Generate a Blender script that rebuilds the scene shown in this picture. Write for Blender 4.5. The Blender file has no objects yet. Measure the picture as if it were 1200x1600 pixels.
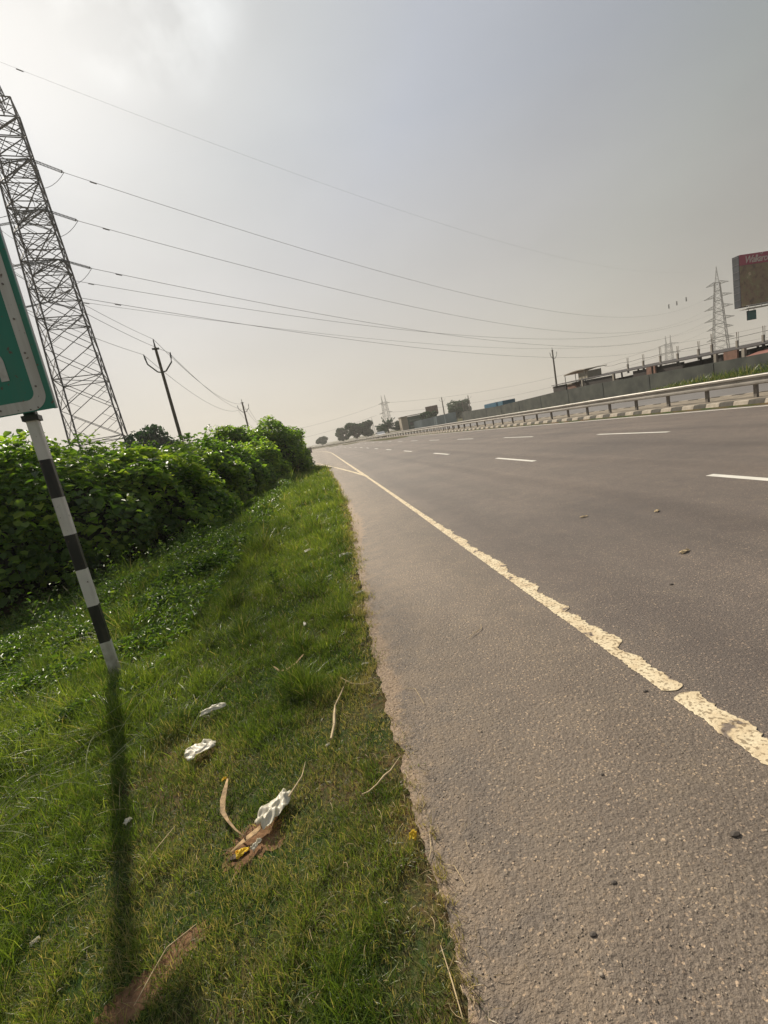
import bpy, math, random
import numpy as np
from mathutils import Vector, Matrix, noise as mnoise
R = math.radians
rng = np.random.default_rng(7)
random.seed(7)
scene = bpy.context.scene
COL = scene.collection

# ------------------------------------------------------------------ camera
def v3(a): return Vector(a)
view = Vector((498-600, -(694-800), -700.0)).normalized()      # the road's direction seen from the camera
hdir = Vector((1.0, 0.20, 0.0))
upc = hdir.cross(view).normalized()
if upc.y < 0: upc = -upc
rgt = view.cross(upc)
cam_data = bpy.data.cameras.new('camera'); cam = bpy.data.objects.new('camera', cam_data); COL.objects.link(cam)
M = Matrix(((rgt.x, rgt.y, rgt.z), (view.x, view.y, view.z), (upc.x, upc.y, upc.z)))
cam.matrix_world = Matrix.Translation((0, 0, 1.37)) @ M.to_4x4()
cam_data.sensor_fit = 'VERTICAL'; cam_data.sensor_height = 24.0
cam_data.lens = 24.0*700/1600
cam_data.clip_start = 0.02; cam_data.clip_end = 9000
scene.camera = cam
scene.render.resolution_x = 768; scene.render.resolution_y = 1024

# ------------------------------------------------------------------ sun and sky
SUN_AZ, SUN_EL = R(-24), R(37.0)
sdir = Vector((math.sin(SUN_AZ)*math.cos(SUN_EL), math.cos(SUN_AZ)*math.cos(SUN_EL), math.sin(SUN_EL)))
sl = bpy.data.lights.new('sun', 'SUN'); sl.energy = 4.2; sl.angle = R(1.0); sl.color = (1.0, 0.90, 0.74)
so = bpy.data.objects.new('sun', sl); COL.objects.link(so)
so.rotation_euler = (-sdir).to_track_quat('-Z', 'Y').to_euler()
world = bpy.data.worlds.new('World'); scene.world = world; world.use_nodes = True
nt = world.node_tree; N = nt.nodes; L = nt.links
for n in list(N): N.remove(n)
def nd(t, **k):
    n = N.new(t)
    for a, b in k.items(): setattr(n, a, b)
    return n
out = nd('ShaderNodeOutputWorld'); bg = nd('ShaderNodeBackground')
sky = nd('ShaderNodeTexSky'); sky.sky_type = 'NISHITA'; sky.sun_disc = False
sky.sun_elevation = SUN_EL; sky.sun_rotation = SUN_AZ; sky.dust_density = 2.5; sky.air_density = 1.0; sky.ozone_density = 1.0
hs = nd('ShaderNodeHueSaturation'); hs.inputs['Saturation'].default_value = 0.45; L.new(sky.outputs[0], hs.inputs['Color'])
# a high veil of haze: pale near the sun, grey away from it, warm at the horizon
tc = nd('ShaderNodeTexCoord'); nrm = nd('ShaderNodeVectorMath', operation='NORMALIZE'); L.new(tc.outputs['Generated'], nrm.inputs[0])
dot = nd('ShaderNodeVectorMath', operation='DOT_PRODUCT'); L.new(nrm.outputs[0], dot.inputs[0])
gaz, gel = R(-15), R(44)
dot.inputs[1].default_value = (math.sin(gaz)*math.cos(gel), math.cos(gaz)*math.cos(gel), math.sin(gel))
rsun = nd('ShaderNodeValToRGB'); L.new(dot.outputs['Value'], rsun.inputs[0])
e = rsun.color_ramp.elements
e[0].position = 0.45; e[0].color = (1.5, 1.65, 1.85, 1)
e[1].position = 1.0; e[1].color = (4.7, 4.75, 4.65, 1)
for p, c in ((0.58, (2.2, 2.5, 2.6, 1)), (0.72, (2.75, 2.95, 3.3, 1)), (0.88, (3.7, 3.95, 4.45, 1)), (0.95, (4.3, 4.5, 4.65, 1))):
    x = e.new(p); x.color = c
sep = nd('ShaderNodeSeparateXYZ'); L.new(nrm.outputs[0], sep.inputs[0])
rh = nd('ShaderNodeValToRGB'); L.new(sep.outputs['Z'], rh.inputs[0])
e = rh.color_ramp.elements
e[0].position = 0.0; e[0].color = (1, 1, 1, 1); e[1].position = 0.50; e[1].color = (0, 0, 0, 1)
x = e.new(0.2); x.color = (0.55, 0.55, 0.55, 1)
# horizon band colour also depends on the angle from the sun
rhs = nd('ShaderNodeValToRGB'); L.new(dot.outputs['Value'], rhs.inputs[0])
e = rhs.color_ramp.elements
e[0].position = 0.05; e[0].color = (2.9, 2.7, 2.35, 1); e[1].position = 0.88; e[1].color = (5.7, 5.2, 4.2, 1)
x = e.new(0.42); x.color = (3.6, 3.35, 2.8, 1); x = e.new(0.7); x.color = (5.0, 4.6, 3.9, 1)
mx = nd('ShaderNodeMix', data_type='RGBA'); L.new(rh.outputs[0], mx.inputs[0]); L.new(rsun.outputs[0], mx.inputs[6]); L.new(rhs.outputs[0], mx.inputs[7])
# thin cloud structure
mp = nd('ShaderNodeMapping'); mp.inputs['Scale'].default_value = (1.2, 1.2, 3.0); L.new(nrm.outputs[0], mp.inputs[0])
nz = nd('ShaderNodeTexNoise'); nz.inputs['Scale'].default_value = 1.6; nz.inputs['Detail'].default_value = 5; nz.inputs['Roughness'].default_value = 0.5; L.new(mp.outputs[0], nz.inputs[0])
rc = nd('ShaderNodeMapRange'); rc.inputs[1].default_value = 0.3; rc.inputs[2].default_value = 0.7; rc.inputs[3].default_value = 0.93; rc.inputs[4].default_value = 1.07; L.new(nz.outputs[0], rc.inputs[0])
# the thin bright cloud by the sun
dot2 = nd('ShaderNodeVectorMath', operation='DOT_PRODUCT'); L.new(nrm.outputs[0], dot2.inputs[0])
caz, cel = R(-8), R(42.5)
dot2.inputs[1].default_value = (math.sin(caz)*math.cos(cel), math.cos(caz)*math.cos(cel), math.sin(cel))
mr = nd('ShaderNodeMapRange', interpolation_type='SMOOTHSTEP'); mr.inputs[1].default_value = 0.984; mr.inputs[2].default_value = 0.9995; L.new(dot2.outputs['Value'], mr.inputs[0])
nz2 = nd('ShaderNodeTexNoise'); nz2.inputs['Scale'].default_value = 11; nz2.inputs['Detail'].default_value = 4; L.new(nrm.outputs[0], nz2.inputs[0])
mr2 = nd('ShaderNodeMapRange'); mr2.inputs[1].default_value = 0.35; mr2.inputs[2].default_value = 0.65; L.new(nz2.outputs[0], mr2.inputs[0])
mm = nd('ShaderNodeMath', operation='MULTIPLY'); L.new(mr.outputs[0], mm.inputs[0]); L.new(mr2.outputs[0], mm.inputs[1])
mm2 = nd('ShaderNodeMath', operation='MULTIPLY_ADD'); L.new(mm.outputs[0], mm2.inputs[0]); mm2.inputs[1].default_value = 0.45; L.new(rc.outputs[0], mm2.inputs[2])
vs = nd('ShaderNodeVectorMath', operation='SCALE'); L.new(mx.outputs[2], vs.inputs[0]); L.new(mm2.outputs[0], vs.inputs[3])
m2 = nd('ShaderNodeMix', data_type='RGBA'); m2.inputs[0].default_value = 0.92; L.new(hs.outputs[0], m2.inputs[6]); L.new(vs.outputs[0], m2.inputs[7])
L.new(m2.outputs[2], bg.inputs[0]); bg.inputs[1].default_value = 0.096; L.new(bg.outputs[0], out.inputs[0])
scene.view_settings.view_transform = 'Standard'; scene.view_settings.look = 'None'
scene.view_settings.exposure = 0.45; scene.view_settings.gamma = 1.0
scene.cycles.volume_bounces = 0

# ------------------------------------------------------------------ tagging and mesh helpers
def tag(o, label=None, cat=None, group=None, kind=None):
    if label: o['label'] = label
    if cat: o['category'] = cat
    if group: o['group'] = group
    if kind: o['kind'] = kind
    return o
def thing(name, label, cat, loc=(0, 0, 0), rotz=0, group=None):
    o = bpy.data.objects.new(name, None); COL.objects.link(o); o.location = loc; o.rotation_euler = (0, 0, rotz)
    o.empty_display_size = 0.2
    return tag(o, label, cat, group)
def link(name, me, m, parent=None, smooth=False):
    ms = m if isinstance(m, (list, tuple)) else [m]
    for q in ms: me.materials.append(q)
    if smooth: me.polygons.foreach_set('use_smooth', np.ones(len(me.polygons), bool))
    o = bpy.data.objects.new(name, me); COL.objects.link(o)
    if parent: o.parent = parent
    return o
def copy_tree(o, parent=None):
    c = o.copy(); COL.objects.link(c)
    if parent: c.parent = parent
    for ch in list(o.children): copy_tree(ch, c)
    return c
def npmesh(name, V, F3=None, F4=None, attrs=None):
    me = bpy.data.meshes.new(name)
    V = np.asarray(V, np.float32).reshape(-1, 3)
    F3 = np.zeros((0, 3), np.int32) if F3 is None else np.asarray(F3, np.int32)
    F4 = np.zeros((0, 4), np.int32) if F4 is None else np.asarray(F4, np.int32)
    me.vertices.add(len(V)); me.vertices.foreach_set('co', V.ravel())
    nl = F3.size + F4.size
    me.loops.add(nl); me.loops.foreach_set('vertex_index', np.concatenate([F3.ravel(), F4.ravel()]).astype(np.int32))
    npol = len(F3)+len(F4); me.polygons.add(npol)
    st = np.concatenate([np.arange(len(F3))*3, len(F3)*3+np.arange(len(F4))*4]).astype(np.int32)
    me.polygons.foreach_set('loop_start', st)
    for k, a in (attrs or {}).items():
        at = me.attributes.new(k, 'FLOAT', 'POINT'); at.data.foreach_set('value', np.asarray(a, np.float32))
    me.update(calc_edges=True); me.validate(); return me
class MB:
    def __init__(s): s.v = []; s.f = []; s.m = []
    def add(s, vs, fs, mi=0):
        b = len(s.v); s.v += [tuple(p) for p in vs]; s.f += [tuple(b+i for i in f) for f in fs]; s.m += [mi]*len(fs)
    def box(s, c, d, rz=0, mi=0):
        cx, cy, cz = c; x, y, z = d[0]/2, d[1]/2, d[2]/2; co, si = math.cos(rz), math.sin(rz)
        p = []
        for k in (-z, z):
            for a, b in ((-x, -y), (x, -y), (x, y), (-x, y)): p.append((cx+a*co-b*si, cy+a*si+b*co, cz+k))
        s.add(p, [(3, 2, 1, 0), (4, 5, 6, 7), (0, 1, 5, 4), (1, 2, 6, 5), (2, 3, 7, 6), (3, 0, 4, 7)], mi)
    def bar(s, a, b, r, n=4, r2=None, mi=0, caps=True):
        a, b = Vector(a), Vector(b); d = (b-a)
        if d.length < 1e-6: return
        d.normalize(); u = d.cross(Vector((0, 0, 1)) if abs(d.z) < .9 else Vector((1, 0, 0))).normalized(); w = d.cross(u)
        r2 = r if r2 is None else r2; p = []
        for q, rr in ((a, r), (b, r2)):
            for i in range(n):
                t = 2*math.pi*(i+.5)/n; p.append(q+u*math.cos(t)*rr+w*math.sin(t)*rr)
        fs = [(i, (i+1) % n, n+(i+1) % n, n+i) for i in range(n)]
        if caps: fs += [tuple(range(n-1, -1, -1)), tuple(range(n, 2*n))]
        s.add(p, fs, mi)
    def tube(s, pts, r, n=5, mi=0):
        pts = [Vector(p) for p in pts]; k = len(pts); base = len(s.v); rr = r if isinstance(r, (list, tuple)) else [r]*k
        for i, p in enumerate(pts):
            d = (pts[min(i+1, k-1)]-pts[max(i-1, 0)]).normalized()
            u = d.cross(Vector((0, 0, 1)) if abs(d.z) < .95 else Vector((1, 0, 0))).normalized(); w = d.cross(u)
            for j in range(n):
                t = 2*math.pi*j/n; s.v.append(tuple(p+u*math.cos(t)*rr[i]+w*math.sin(t)*rr[i]))
        for i in range(k-1):
            for j in range(n):
                s.f.append((base+i*n+j, base+i*n+(j+1) % n, base+(i+1)*n+(j+1) % n, base+(i+1)*n+j)); s.m.append(mi)
        s.f.append(tuple(base+j for j in range(n-1, -1, -1))); s.m.append(mi)
        s.f.append(tuple(base+(k-1)*n+j for j in range(n))); s.m.append(mi)
    def prism(s, poly, z0, z1, mi=0):      # polygon in xy, extruded in z
        n = len(poly); p = [(x, y, z0) for x, y in poly]+[(x, y, z1) for x, y in poly]
        s.add(p, [tuple(range(n-1, -1, -1)), tuple(range(n, 2*n))]+[(i, (i+1) % n, n+(i+1) % n, n+i) for i in range(n)], mi)
    def mesh(s, name):
        me = bpy.data.meshes.new(name); me.from_pydata(s.v, [], s.f); me.polygons.foreach_set('material_index', s.m); me.update(); return me
    def build(s, name, m, parent=None, smooth=False):
        return link(name, s.mesh(name), m, parent, smooth)

# ------------------------------------------------------------------ materials
MATS = {}
def nodes(name):
    m = bpy.data.materials.new(name); m.use_nodes = True; t = m.node_tree
    return m, t, t.nodes['Principled BSDF'], t.nodes['Material Output']
def mat(name, c, rough=.7, var=.15, scale=8, metal=0, bump=0, bscale=40, c2=None, spec=.5, bdist=.01, detail=4):
    if name in MATS: return MATS[name]
    m, t, b, o = nodes(name); n = t.nodes; l = t.links
    g = n.new('ShaderNodeTexCoord'); z = n.new('ShaderNodeTexNoise'); z.inputs['Scale'].default_value = scale; z.inputs['Detail'].default_value = detail
    l.new(g.outputs['Object'], z.inputs['Vector'])
    r = n.new('ShaderNodeValToRGB'); r.color_ramp.elements[0].position = .3; r.color_ramp.elements[1].position = .7
    c2 = c2 or tuple(min(1, k*(1+var)) for k in c); r.color_ramp.elements[0].color = (*[k*(1-var) for k in c], 1); r.color_ramp.elements[1].color = (*c2, 1)
    l.new(z.outputs[0], r.inputs[0]); l.new(r.outputs[0], b.inputs['Base Color'])
    b.inputs['Roughness'].default_value = rough; b.inputs['Metallic'].default_value = metal; b.inputs['Specular IOR Level'].default_value = spec
    if bump:
        z2 = n.new('ShaderNodeTexNoise'); z2.inputs['Scale'].default_value = bscale; z2.inputs['Detail'].default_value = 5; l.new(g.outputs['Object'], z2.inputs['Vector'])
        bp = n.new('ShaderNodeBump'); bp.inputs['Strength'].default_value = bump; bp.inputs['Distance'].default_value = bdist
        l.new(z2.outputs[0], bp.inputs['Height']); l.new(bp.outputs[0], b.inputs['Normal'])
    MATS[name] = m; return m
def leafmat(name, cols, trans=.45, rough=.4, spec=.5, dry=None):
    m, t, b, o = nodes(name); n = t.nodes; l = t.links
    a = n.new('ShaderNodeAttribute'); a.attribute_name = 'tint'
    r = n.new('ShaderNodeValToRGB'); r.color_ramp.interpolation = 'LINEAR'
    e = r.color_ramp.elements
    e[0].position = 0; e[0].color = (*cols[0], 1); e[1].position = 1; e[1].color = (*cols[-1], 1)
    for i, c in enumerate(cols[1:-1]):
        q = e.new((i+1)/(len(cols)-1)); q.color = (*c, 1)
    l.new(a.outputs['Fac'], r.inputs[0]); colout = r.outputs[0]
    if dry:
        a2 = n.new('ShaderNodeAttribute'); a2.attribute_name = 'dry'; mxx = n.new('ShaderNodeMix'); mxx.data_type = 'RGBA'
        l.new(a2.outputs['Fac'], mxx.inputs[0]); l.new(colout, mxx.inputs[6]); mxx.inputs[7].default_value = (*dry, 1); colout = mxx.outputs[2]
    l.new(colout, b.inputs['Base Color']); b.inputs['Roughness'].default_value = rough; b.inputs['Specular IOR Level'].default_value = spec
    tr = n.new('ShaderNodeBsdfTranslucent'); br = n.new('ShaderNodeMix'); br.data_type = 'RGBA'; br.blend_type = 'MULTIPLY'; br.inputs[0].default_value = 1
    br.inputs[7].default_value = (1.35, 1.38, .6, 1); l.new(colout, br.inputs[6]); l.new(br.outputs[2], tr.inputs['Color'])
    ms = n.new('ShaderNodeMixShader'); ms.inputs[0].default_value = trans; l.new(b.outputs[0], ms.inputs[1]); l.new(tr.outputs[0], ms.inputs[2]); l.new(ms.outputs[0], o.inputs['Surface'])
    return m

def weather(m, chip, zdirt=None):
    t = m.node_tree; n = t.nodes; l = t.links; b = n['Principled BSDF']; src = b.inputs['Base Color'].links[0].from_socket; g = n.new('ShaderNodeTexCoord')
    def nzr(s, a, c, d=5):
        z = n.new('ShaderNodeTexNoise'); z.inputs['Scale'].default_value = s; z.inputs['Detail'].default_value = d; l.new(g.outputs['Object'], z.inputs[0]); r = n.new('ShaderNodeMapRange'); r.inputs[1].default_value = a; r.inputs[2].default_value = c; l.new(z.outputs[0], r.inputs[0]); return r.outputs[0]
    def mx_(f, a, c):
        q = n.new('ShaderNodeMix'); q.data_type = 'RGBA'; l.new(f, q.inputs[0]); l.new(a, q.inputs[6]); q.inputs[7].default_value = c; return q.outputs[2]
    src = mx_(nzr(28, .66, .69), src, (.10, .065, .045, 1))
    mp_ = n.new('ShaderNodeMapping'); mp_.inputs['Scale'].default_value = (16, 16, 1.3); l.new(g.outputs['Object'], mp_.inputs[0]); z = n.new('ShaderNodeTexNoise'); z.inputs['Scale'].default_value = 1; z.inputs['Detail'].default_value = 6; l.new(mp_.outputs[0], z.inputs[0])
    r = n.new('ShaderNodeMapRange'); r.inputs[1].default_value = .45; r.inputs[2].default_value = .8; r.inputs[4].default_value = chip; l.new(z.outputs[0], r.inputs[0]); src = mx_(r.outputs[0], src, (.20, .165, .12, 1))
    if zdirt is not None:
        sp = n.new('ShaderNodeSeparateXYZ'); l.new(g.outputs['Object'], sp.inputs[0]); r = n.new('ShaderNodeMapRange'); r.inputs[1].default_value = zdirt; r.inputs[2].default_value = -.05; l.new(sp.outputs[2], r.inputs[0])
        q = n.new('ShaderNodeMath'); q.operation = 'MULTIPLY'; l.new(r.outputs[0], q.inputs[0]); l.new(nzr(14, .3, .6), q.inputs[1]); src = mx_(q.outputs[0], src, (.16, .12, .075, 1))
    l.new(src, b.inputs['Base Color'])
STEEL = mat('galvanised_steel', (.16, .155, .15), .55, .25, 3, metal=.3)
STEEL_FAR = mat('weathered_steel', (.13, .125, .12), .7, .2, 2)
RAIL = mat('rail_galvanised', (.27, .25, .225), .45, .18, 2.5, metal=.3)
POSTM = mat('rail_post_steel', (.16, .14, .12), .7, .25, 6)
CONC = mat('pole_concrete', (.14, .12, .095), .85, .2, 9, bump=.3)
WHITE = mat('white_paint', (.66, .65, .62), .5, .05, 12, bump=.1, bscale=120)
BLACK = mat('black_paint', (.016, .018, .017), .5, .2, 12)
GREEN = mat('sign_green', (.018, .21, .145), .38, .07, 2.2)
SIGNW = mat('sign_white', (.58, .58, .55), .45, .05, 3)
SIGNEDGE = mat('sign_rim', (.035, .10, .075), .5, .15, 3)
ALU = mat('sign_aluminium', (.35, .35, .34), .45, .1, 5, metal=.6)
INS = mat('insulator', (.05, .055, .055), .3, .2, 5)
WIRE = mat('wire_aluminium', (.09, .09, .09), .6, .1, 1)
weather(WHITE, .55, .5); weather(BLACK, .35, .3); weather(SIGNW, .45); weather(GREEN, .12)
BARK = mat('bark', (.09, .065, .045), .9, .3, 14, bump=.4)
DRY = mat('dry_stalk', (.55, .42, .24), .75, .3, 30)
DRYD = mat('dry_leaf', (.36, .24, .12), .8, .35, 40, bump=.4, bscale=90)

# ------------------------------------------------------------------ ground shape
def shift(y): # the road bends gently to the left far away
    y = np.asarray(y, float); return -.00135*np.maximum(y-52, 0)**2
def edge0(y): return np.interp(y, [-60, 0, 3, 5, 8, 14, 26, 34, 46], [.04, .04, .06, .13, .28, .33, .2, -1.2, -6])
def h2(x, y, s=1.0, seed=0.0): return mnoise.noise(Vector((x*s+seed, y*s-seed, seed)))
def edge(y): return edge0(y)+shift(y)
def terr(x, y):
    x = np.asarray(x, float); y = np.asarray(y, float)
    d = edge(y)-x
    z = np.interp(d, [-1, -.12, 0.0, 2.2, 5.2, 8, 60, 400], [-.03, -.03, -.005, -.26, -.72, -.85, -1.2, -1.6])
    xr = x-shift(y)
    z = np.where(d < 0, np.interp(xr, [-1e4, 12.6, 12.75, 15.3, 15.5, 23.2, 25, 27, 60, 500], [-.03, -.03, .13, .13, -.03, -.03, .1, .3, .3, -.8]), z)
    return z
def ground_z(x, y):
    z = terr(x, y)
    w = .012*np.sin(x*3.1+y*1.7)*np.sin(y*2.3-x*.7)+.02*np.sin(x*.9+2)*np.sin(y*.6)
    d = edge(y)-x
    return z+w*np.clip((d-.1)/1.0, 0, 1)
def grid(xs, ys, zf):
    X, Y = np.meshgrid(xs, ys); Z = zf(X, Y); V = np.stack([X, Y, Z], -1).reshape(-1, 3)
    nx = len(xs); i, j = np.meshgrid(np.arange(nx-1), np.arange(len(ys)-1)); a = (j*nx+i).ravel()
    return V, np.stack([a, a+1, a+nx+1, a+nx], -1)
xs = np.concatenate([-np.geomspace(3500, 8.5, 26), np.arange(-8, .6, .12), np.array([.8, 2, 5, 9, 12.5, 12.62, 12.76, 13.2, 14, 14.8, 15.3, 15.5, 16.5, 19, 22, 23.2, 24, 25, 27]), np.geomspace(32, 3500, 24)])
ys = np.concatenate([np.array([-400, -150, -60, -25, -10, -4, -1]), np.arange(-.5, 9, .12), np.geomspace(9.2, 60, 60), np.arange(64, 200, 4), np.geomspace(205, 4500, 22)])
V, F = grid(xs, ys, ground_z)
m, t, b, o = nodes('soil'); n = t.nodes; l = t.links
g = n.new('ShaderNodeTexCoord')
z1 = n.new('ShaderNodeTexNoise'); z1.inputs['Scale'].default_value = 1.1; z1.inputs['Detail'].default_value = 6; l.new(g.outputs['Object'], z1.inputs[0])
r1 = n.new('ShaderNodeValToRGB'); r1.color_ramp.elements[0].position = .42; r1.color_ramp.elements[0].color = (.035, .06, .015, 1); r1.color_ramp.elements[1].position = .62; r1.color_ramp.elements[1].color = (.13, .085, .045, 1)
l.new(z1.outputs[0], r1.inputs[0])
z3 = n.new('ShaderNodeTexNoise'); z3.inputs['Scale'].default_value = 45; z3.inputs['Detail'].default_value = 6; l.new(g.outputs['Object'], z3.inputs[0])
mxx = n.new('ShaderNodeMix'); mxx.data_type = 'RGBA'; mxx.blend_type = 'OVERLAY'; mxx.inputs[0].default_value = .6; l.new(r1.outputs[0], mxx.inputs[6]); l.new(z3.outputs[1], mxx.inputs[7])
l.new(mxx.outputs[2], b.inputs['Base Color']); b.inputs['Roughness'].default_value = .95; b.inputs['Specular IOR Level'].default_value = .1
bp = n.new('ShaderNodeBump'); bp.inputs['Strength'].default_value = .8; bp.inputs['Distance'].default_value = .015; l.new(z3.outputs[0], bp.inputs['Height']); l.new(bp.outputs[0], b.inputs['Normal'])
SOIL = m
tag(link('ground', npmesh('ground', V, F4=F), SOIL, smooth=True), kind='structure')

# ------------------------------------------------------------------ asphalt
def asphalt(name, grey, brown, rough_patch):
    m, t, b, o = nodes(name); n = t.nodes; l = t.links
    g = n.new('ShaderNodeTexCoord'); sp = n.new('ShaderNodeSeparateXYZ'); l.new(g.outputs['Object'], sp.inputs[0])
    def noise(s, d=4, r=.5, vec=None, dist=0):
        z = n.new('ShaderNodeTexNoise'); z.inputs['Scale'].default_value = s; z.inputs['Detail'].default_value = d; z.inputs['Roughness'].default_value = r; z.inputs['Distortion'].default_value = dist
        l.new(vec or g.outputs['Object'], z.inputs[0]); return z
    def ramp(src, stops):
        r = n.new('ShaderNodeValToRGB'); e = r.color_ramp.elements; e[0].position, e[0].color = stops[0][0], (*stops[0][1], 1); e[1].position, e[1].color = stops[-1][0], (*stops[-1][1], 1)
        for p, c in stops[1:-1]: q = e.new(p); q.color = (*c, 1)
        l.new(src, r.inputs[0]); return r
    def mixc(kind, f, a, c):
        q = n.new('ShaderNodeMix'); q.data_type = 'RGBA'; q.blend_type = kind
        if isinstance(f, float): q.inputs[0].default_value = f
        else: l.new(f, q.inputs[0])
        l.new(a, q.inputs[6]) if not isinstance(a, tuple) else setattr(q.inputs[6], 'default_value', a)
        l.new(c, q.inputs[7]) if not isinstance(c, tuple) else setattr(q.inputs[7], 'default_value', c)
        return q.outputs[2]
    big = noise(.35, 5, .55)
    # dusty shoulder left of the edge line, cleaner carriageway right of it
    sh = n.new('ShaderNodeMapRange'); sh.interpolation_type = 'SMOOTHSTEP'; sh.inputs[1].default_value = .95; sh.inputs[2].default_value = 1.65; sh.inputs[3].default_value = 1; sh.inputs[4].default_value = 0
    wob = n.new('ShaderNodeMath'); wob.operation = 'MULTIPLY_ADD'; l.new(noise(1.3, 3).outputs[0], wob.inputs[0]); wob.inputs[1].default_value = .5; l.new(sp.outputs['X'], wob.inputs[2])
    sb = n.new('ShaderNodeMath'); sb.operation = 'SUBTRACT'; l.new(wob.outputs[0], sb.inputs[0]); sb.inputs[1].default_value = .25; l.new(sb.outputs[0], sh.inputs[0])
    c0 = mixc('MIX', sh.outputs[0], (*grey, 1), (*brown, 1))
    bigr = ramp(big.outputs[0], [(.3, (.80, .80, .81)), (.7, (1.2, 1.17, 1.13))])
    c1 = mixc('MULTIPLY', 1.0, c0, bigr.outputs[0])
    med = ramp(noise(4.5, 5, .6).outputs[0], [(.3, (.86, .85, .86)), (.55, (1, 1, 1)), (.75, (1.18, 1.16, 1.08))])
    c1 = mixc('MULTIPLY', .8, c1, med.outputs[0])
    # streaks along the traffic
    mpn = n.new('ShaderNodeMapping'); mpn.inputs['Scale'].default_value = (2.2, .06, 1); l.new(g.outputs['Object'], mpn.inputs[0])
    st = ramp(noise(1, 4, .5, mpn.outputs[0]).outputs[0], [(.35, (.9, .9, .9)), (.65, (1.08, 1.07, 1.06))]); c1 = mixc('MULTIPLY', .9, c1, st.outputs[0])
    wx = n.new('ShaderNodeMath'); wx.operation = 'MULTIPLY_ADD'; l.new(noise(.25, 2).outputs[0], wx.inputs[0]); wx.inputs[1].default_value = .9; l.new(sp.outputs['X'], wx.inputs[2])
    ws = n.new('ShaderNodeMath'); ws.operation = 'MULTIPLY'; l.new(wx.outputs[0], ws.inputs[0]); ws.inputs[1].default_value = 3.6
    wn = n.new('ShaderNodeMath'); wn.operation = 'SINE'; l.new(ws.outputs[0], wn.inputs[0])
    wr = ramp(wn.outputs[0], [(0, (1, 1, 1)), (.45, (1, 1, 1)), (1, (.88, .87, .87))]); c1 = mixc('MULTIPLY', 1.0, c1, wr.outputs[0])
    # aggregate
    vo = n.new('ShaderNodeTexVoronoi'); vo.inputs['Scale'].default_value = 170; vo.inputs['Randomness'].default_value = 1.0; l.new(g.outputs['Object'], vo.inputs[0])
    hsv = n.new('ShaderNodeSeparateColor'); l.new(vo.outputs['Color'], hsv.inputs[0])
    ag = ramp(hsv.outputs[0], [(0, (.72, .70, .71)), (.5, (.97, .96, .95)), (.88, (1.1, 1.08, 1.05)), (.95, (1.8, 1.65, 1.5)), (1, (3.4, 3.1, 2.6))])
    c1 = mixc('MULTIPLY', .75, c1, ag.outputs[0])
    fine = ramp(noise(210, 4, .7).outputs[0], [(.3, (.6, .6, .6)), (.7, (1.38, 1.35, 1.3))]); c1 = mixc('MULTIPLY', 1.0, c1, fine.outputs[0])
    # small pits, only where the surface is worn
    pn = noise(55, 4, .6); pit = ramp(pn.outputs[0], [(.30, (.72, .70, .68)), (.37, (1, 1, 1))]); c1 = mixc('MULTIPLY', sh.outputs[0], c1, pit.outputs[0])
    # sandy dust blown in from the verge
    exa = n.new('ShaderNodeAttribute'); exa.attribute_name = 'ex'; swa = n.new('ShaderNodeAttribute'); swa.attribute_name = 'sandw'
    s1 = n.new('ShaderNodeMath'); s1.operation = 'MULTIPLY_ADD'; l.new(noise(11, 6, .7).outputs[0], s1.inputs[0]); s1.inputs[1].default_value = .34; s1.inputs[2].default_value = -.17
    s2 = n.new('ShaderNodeMath'); s2.operation = 'ADD'; l.new(exa.outputs['Fac'], s2.inputs[0]); l.new(s1.outputs[0], s2.inputs[1])
    s3 = n.new('ShaderNodeMath'); s3.operation = 'SUBTRACT'; l.new(swa.outputs['Fac'], s3.inputs[0]); l.new(s2.outputs[0], s3.inputs[1])
    s4 = n.new('ShaderNodeMapRange'); s4.inputs[1].default_value = -.012; s4.inputs[2].default_value = .03; l.new(s3.outputs[0], s4.inputs[0])
    ed = n.new('ShaderNodeMapRange'); ed.inputs[1].default_value = .0; ed.inputs[2].default_value = .6; ed.inputs[3].default_value = .75; ed.inputs[4].default_value = 0; l.new(exa.outputs['Fac'], ed.inputs[0])
    dn = n.new('ShaderNodeMath'); dn.operation = 'MULTIPLY'; l.new(ed.outputs[0], dn.inputs[0]); dr = ramp(noise(5, 6, .65).outputs[0], [(.42, (0, 0, 0)), (.62, (1, 1, 1))]); l.new(dr.outputs[0], dn.inputs[1])
    c1 = mixc('MIX', dn.outputs[0], c1, (.30, .22, .145, 1)); sc_ = ramp(noise(70, 5, .65).outputs[0], [(.3, (.17, .11, .07)), (.7, (.46, .33, .21))]); c1 = mixc('MIX', s4.outputs[0], c1, sc_.outputs[0])
    l.new(c1, b.inputs['Base Color']); b.inputs['Roughness'].default_value = .62; b.inputs['Specular IOR Level'].default_value = .45
    # relief
    h1 = noise(95, 4, .6); h2n = n.new('ShaderNodeMath'); h2n.operation = 'MULTIPLY_ADD'; l.new(pn.outputs[0], h2n.inputs[0])
    msh = n.new('ShaderNodeMath'); msh.operation = 'MULTIPLY_ADD'; l.new(sh.outputs[0], msh.inputs[0]); msh.inputs[1].default_value = 1.2; msh.inputs[2].default_value = .7; l.new(msh.outputs[0], h2n.inputs[1]); l.new(h1.outputs[0], h2n.inputs[2])
    vv = n.new('ShaderNodeMath'); vv.operation = 'MULTIPLY_ADD'; l.new(hsv.outputs[1], vv.inputs[0]); vv.inputs[1].default_value = .55; l.new(h2n.outputs[0], vv.inputs[2])
    bp = n.new('ShaderNodeBump'); bp.inputs['Strength'].default_value = .7; bp.inputs['Distance'].default_value = .007; l.new(vv.outputs[0], bp.inputs['Height']); l.new(bp.outputs[0], b.inputs['Normal'])
    return m
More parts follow.
